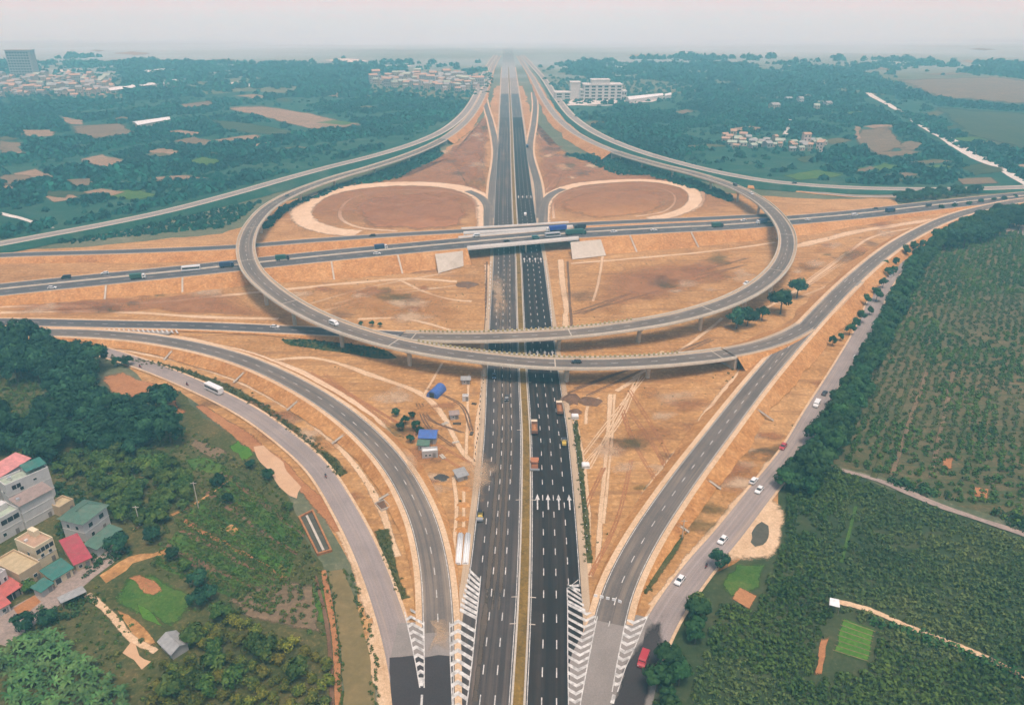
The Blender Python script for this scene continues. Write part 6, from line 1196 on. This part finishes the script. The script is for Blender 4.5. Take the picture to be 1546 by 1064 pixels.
for k, (x, l) in enumerate(((692.5, 'white wrapped pipe bundle on the left of the pair'), (703.5, 'white wrapped pipe bundle on the right of the pair'))):
    a, b = P(x - 1, 853), P(x + 3, 808); o = thing('pipe_bundle', l, 'pipe bundle', tuple((a + b) / 2), math.atan2((b - a).y, (b - a).x)); ln = (b - a).length / 2
    for j, (y, z) in enumerate(((-.62, .35), (0, .35), (.62, .35), (-.31, .9), (.31, .9))): MB().cyl((-ln, y, z), (ln, y, z), .32, n=10).build('pipe', WHITE, o, True)
hb = [(868, 631, 'white cabin box beside the spoil heaps'), (884, 705, 'pale pallet stack in the right soil wedge')]
for x, y, l in hb: c = P(x, y); o = thing('material_stack', l, 'material stack', (c.x, c.y, 0)); [MB().box(-1.4, 1.4, -1.2, 1.2, .12 + k * .5, .52 + k * .5, .1 * k, .08 * k).build('layer', WHITE if k % 2 == 0 else CONC, o) for k in range(3)]; MB().box(-1.3, 1.3, -1.0, 1.0, 0, .12).build('base', BARK, o)
# rows of white traffic barriers on the main road
BAR = MB().box(-.5, .5, -.25, .25, 0, .45, .0, .05).box(-.5, .5, -.16, .16, .45, .95, .03, .04).mesh('traffic_barrier', WHITE)
def bar_row(pts, label, group, step):
    q = Path(pts, 1.0); d = 0
    while d < q.L: c = q.at(d); t = q.tan(d); o = link('traffic_barrier', BAR); o.location = (c.x, c.y, RZ + .01); o.rotation_euler.z = math.atan2(t.y, t.x); tag(o, label, 'barrier', group); d += step
bar_row([(823, 397), (827, 425), (831, 460), (833, 490)], 'white traffic barrier in the row along the right carriageway', 'traffic barriers along the right carriageway', 4.2)
bar_row([(741, 398), (740, 430), (738, 470)], 'white traffic barrier in the row along the left carriageway', 'traffic barriers along the left carriageway', 6.5)
bar_row([(899, 903), (906, 904), (914, 906), (922, 908), (932, 910), (940, 914)], 'white traffic barrier across the end of the right slip road', 'traffic barriers across the right slip road', 1.7)
# small marker posts and clutter along the left road verge
MPOST = MB().cyl((0, 0, -.2), (0, 0, 1.1), .14, .11, 7).mesh('post', flat('dark_post', (.07, .05, .04), .8, .2)); MCAP = MB().cyl((0, 0, 1.1), (0, 0, 1.3), .16, .1, 7).mesh('cap', WHITE)
def post_row(pts, label, group, step):
    q = Path(pts, 1.0); d = 0
    while d < q.L: c = q.at(d, random.uniform(-.4, .4)); o = thing('marker_post', label, 'marker post', (c.x, c.y, .1), 0, group); link('post', MPOST, o); link('cap', MCAP, o); d += step * random.uniform(.8, 1.25)
post_row([(729, 575), (724, 630), (717, 700)], 'small dark marker post on the soil verge left of the main road', 'marker posts on the left verge', 3.6)
post_row([(733, 400), (733, 450), (734, 490)], 'small dark marker post on the verge between the bridge and the rear ring ramp', 'marker posts below the bridge', 6)
post_row([(866, 640), (872, 700), (884, 790), (890, 850)], 'small dark marker post in the right soil wedge', 'marker posts in the right soil wedge', 5)
for k, (x, y, l, w_, d_, h_) in enumerate(((690, 640, 'small timber stack near the dark site hut', 1.6, .6, .5), (672, 640, 'timber stack right of the dirt track', 1.4, .7, .5), (712, 655, 'timber stack by the left road verge', 1.2, .6, .6), (668, 690, 'timber stack beside the grey cabin', 1.5, .8, .5), (716, 610, 'timber stack below the white site box', 1.0, .7, .5), (688, 668, 'timber stack below the green roofed hut', 1.3, .6, .4))):
    c = P(x, y); o = thing('timber_stack', l, 'timber stack', (c.x, c.y, 0), k * .7)
    for j in range(4): MB().box(-w_, w_, -d_ + j * d_ * .5, -d_ + j * d_ * .5 + d_ * .42, .05, h_ * (1 if j % 2 else .7)).build('beam', (BARK, CONC)[k % 2], o)
# utility poles
def pole(x, y, h, label, rz=0.0):
    c = P(x, y); o = thing('utility_pole', label, 'utility pole', (c.x, c.y, 0), rz); MB().cyl((0, 0, -.4), (0, 0, h), .2, .12, 8).build('post', CONC, o); MB().box(-1.0, 1.0, -.07, .07, h - .6, h - .45).build('crossarm', CONC, o)
    for s in (-.8, 0, .8): MB().cyl((s, 0, h - .45), (s, 0, h - .2), .06, .04, 6).build('insulator', DARKM, o)
pole(300, 768, 10.5, 'tall pale concrete utility pole among the left gardens'); pole(1030, 812, 7, 'pale pole on the verge of the right service road'); pole(212, 795, 8, 'concrete utility pole behind the end of the village lane')
# concrete gate pit by the left slip road
c = P(578, 764); o = thing('drain_chamber', 'dark open drain chamber beside the left slip road', 'drain chamber', (c.x, c.y, 0), R(-55)); 
MB().box(-2.2, 2.2, -1.5, 1.5, -.2, .3).build('pit_floor', DARKSOIL, o)
for a in ((-2.4, 2.4, -1.7, -1.5), (-2.4, 2.4, 1.5, 1.7), (-2.4, -2.2, -1.5, 1.5), (2.2, 2.4, -1.5, 1.5)): MB().box(*a, -.2, .8).build('pit_wall', CONC, o)
# ------------------------------------------------------------------ haze: even air round the whole place
m = bpy.data.materials.new('haze'); m.use_nodes = True; t = m.node_tree; t.nodes.remove(t.nodes['Principled BSDF']); v = t.nodes.new('ShaderNodeVolumePrincipled')
v.inputs['Color'].default_value = (.30, .79, 1.0, 1); v.inputs['Absorption Color'].default_value = (1, 1, 1, 1); v.inputs['Density'].default_value = .00043; v.inputs['Anisotropy'].default_value = .0
t.links.new(v.outputs[0], t.nodes['Material Output'].inputs['Volume'])
MB().box(-56000, 56000, -1200, 56000, -1.5, 158).build('haze', m)
tag(bpy.data.objects['haze'], 'pale blue haze filling the air over the plain', None, None, 'stuff')
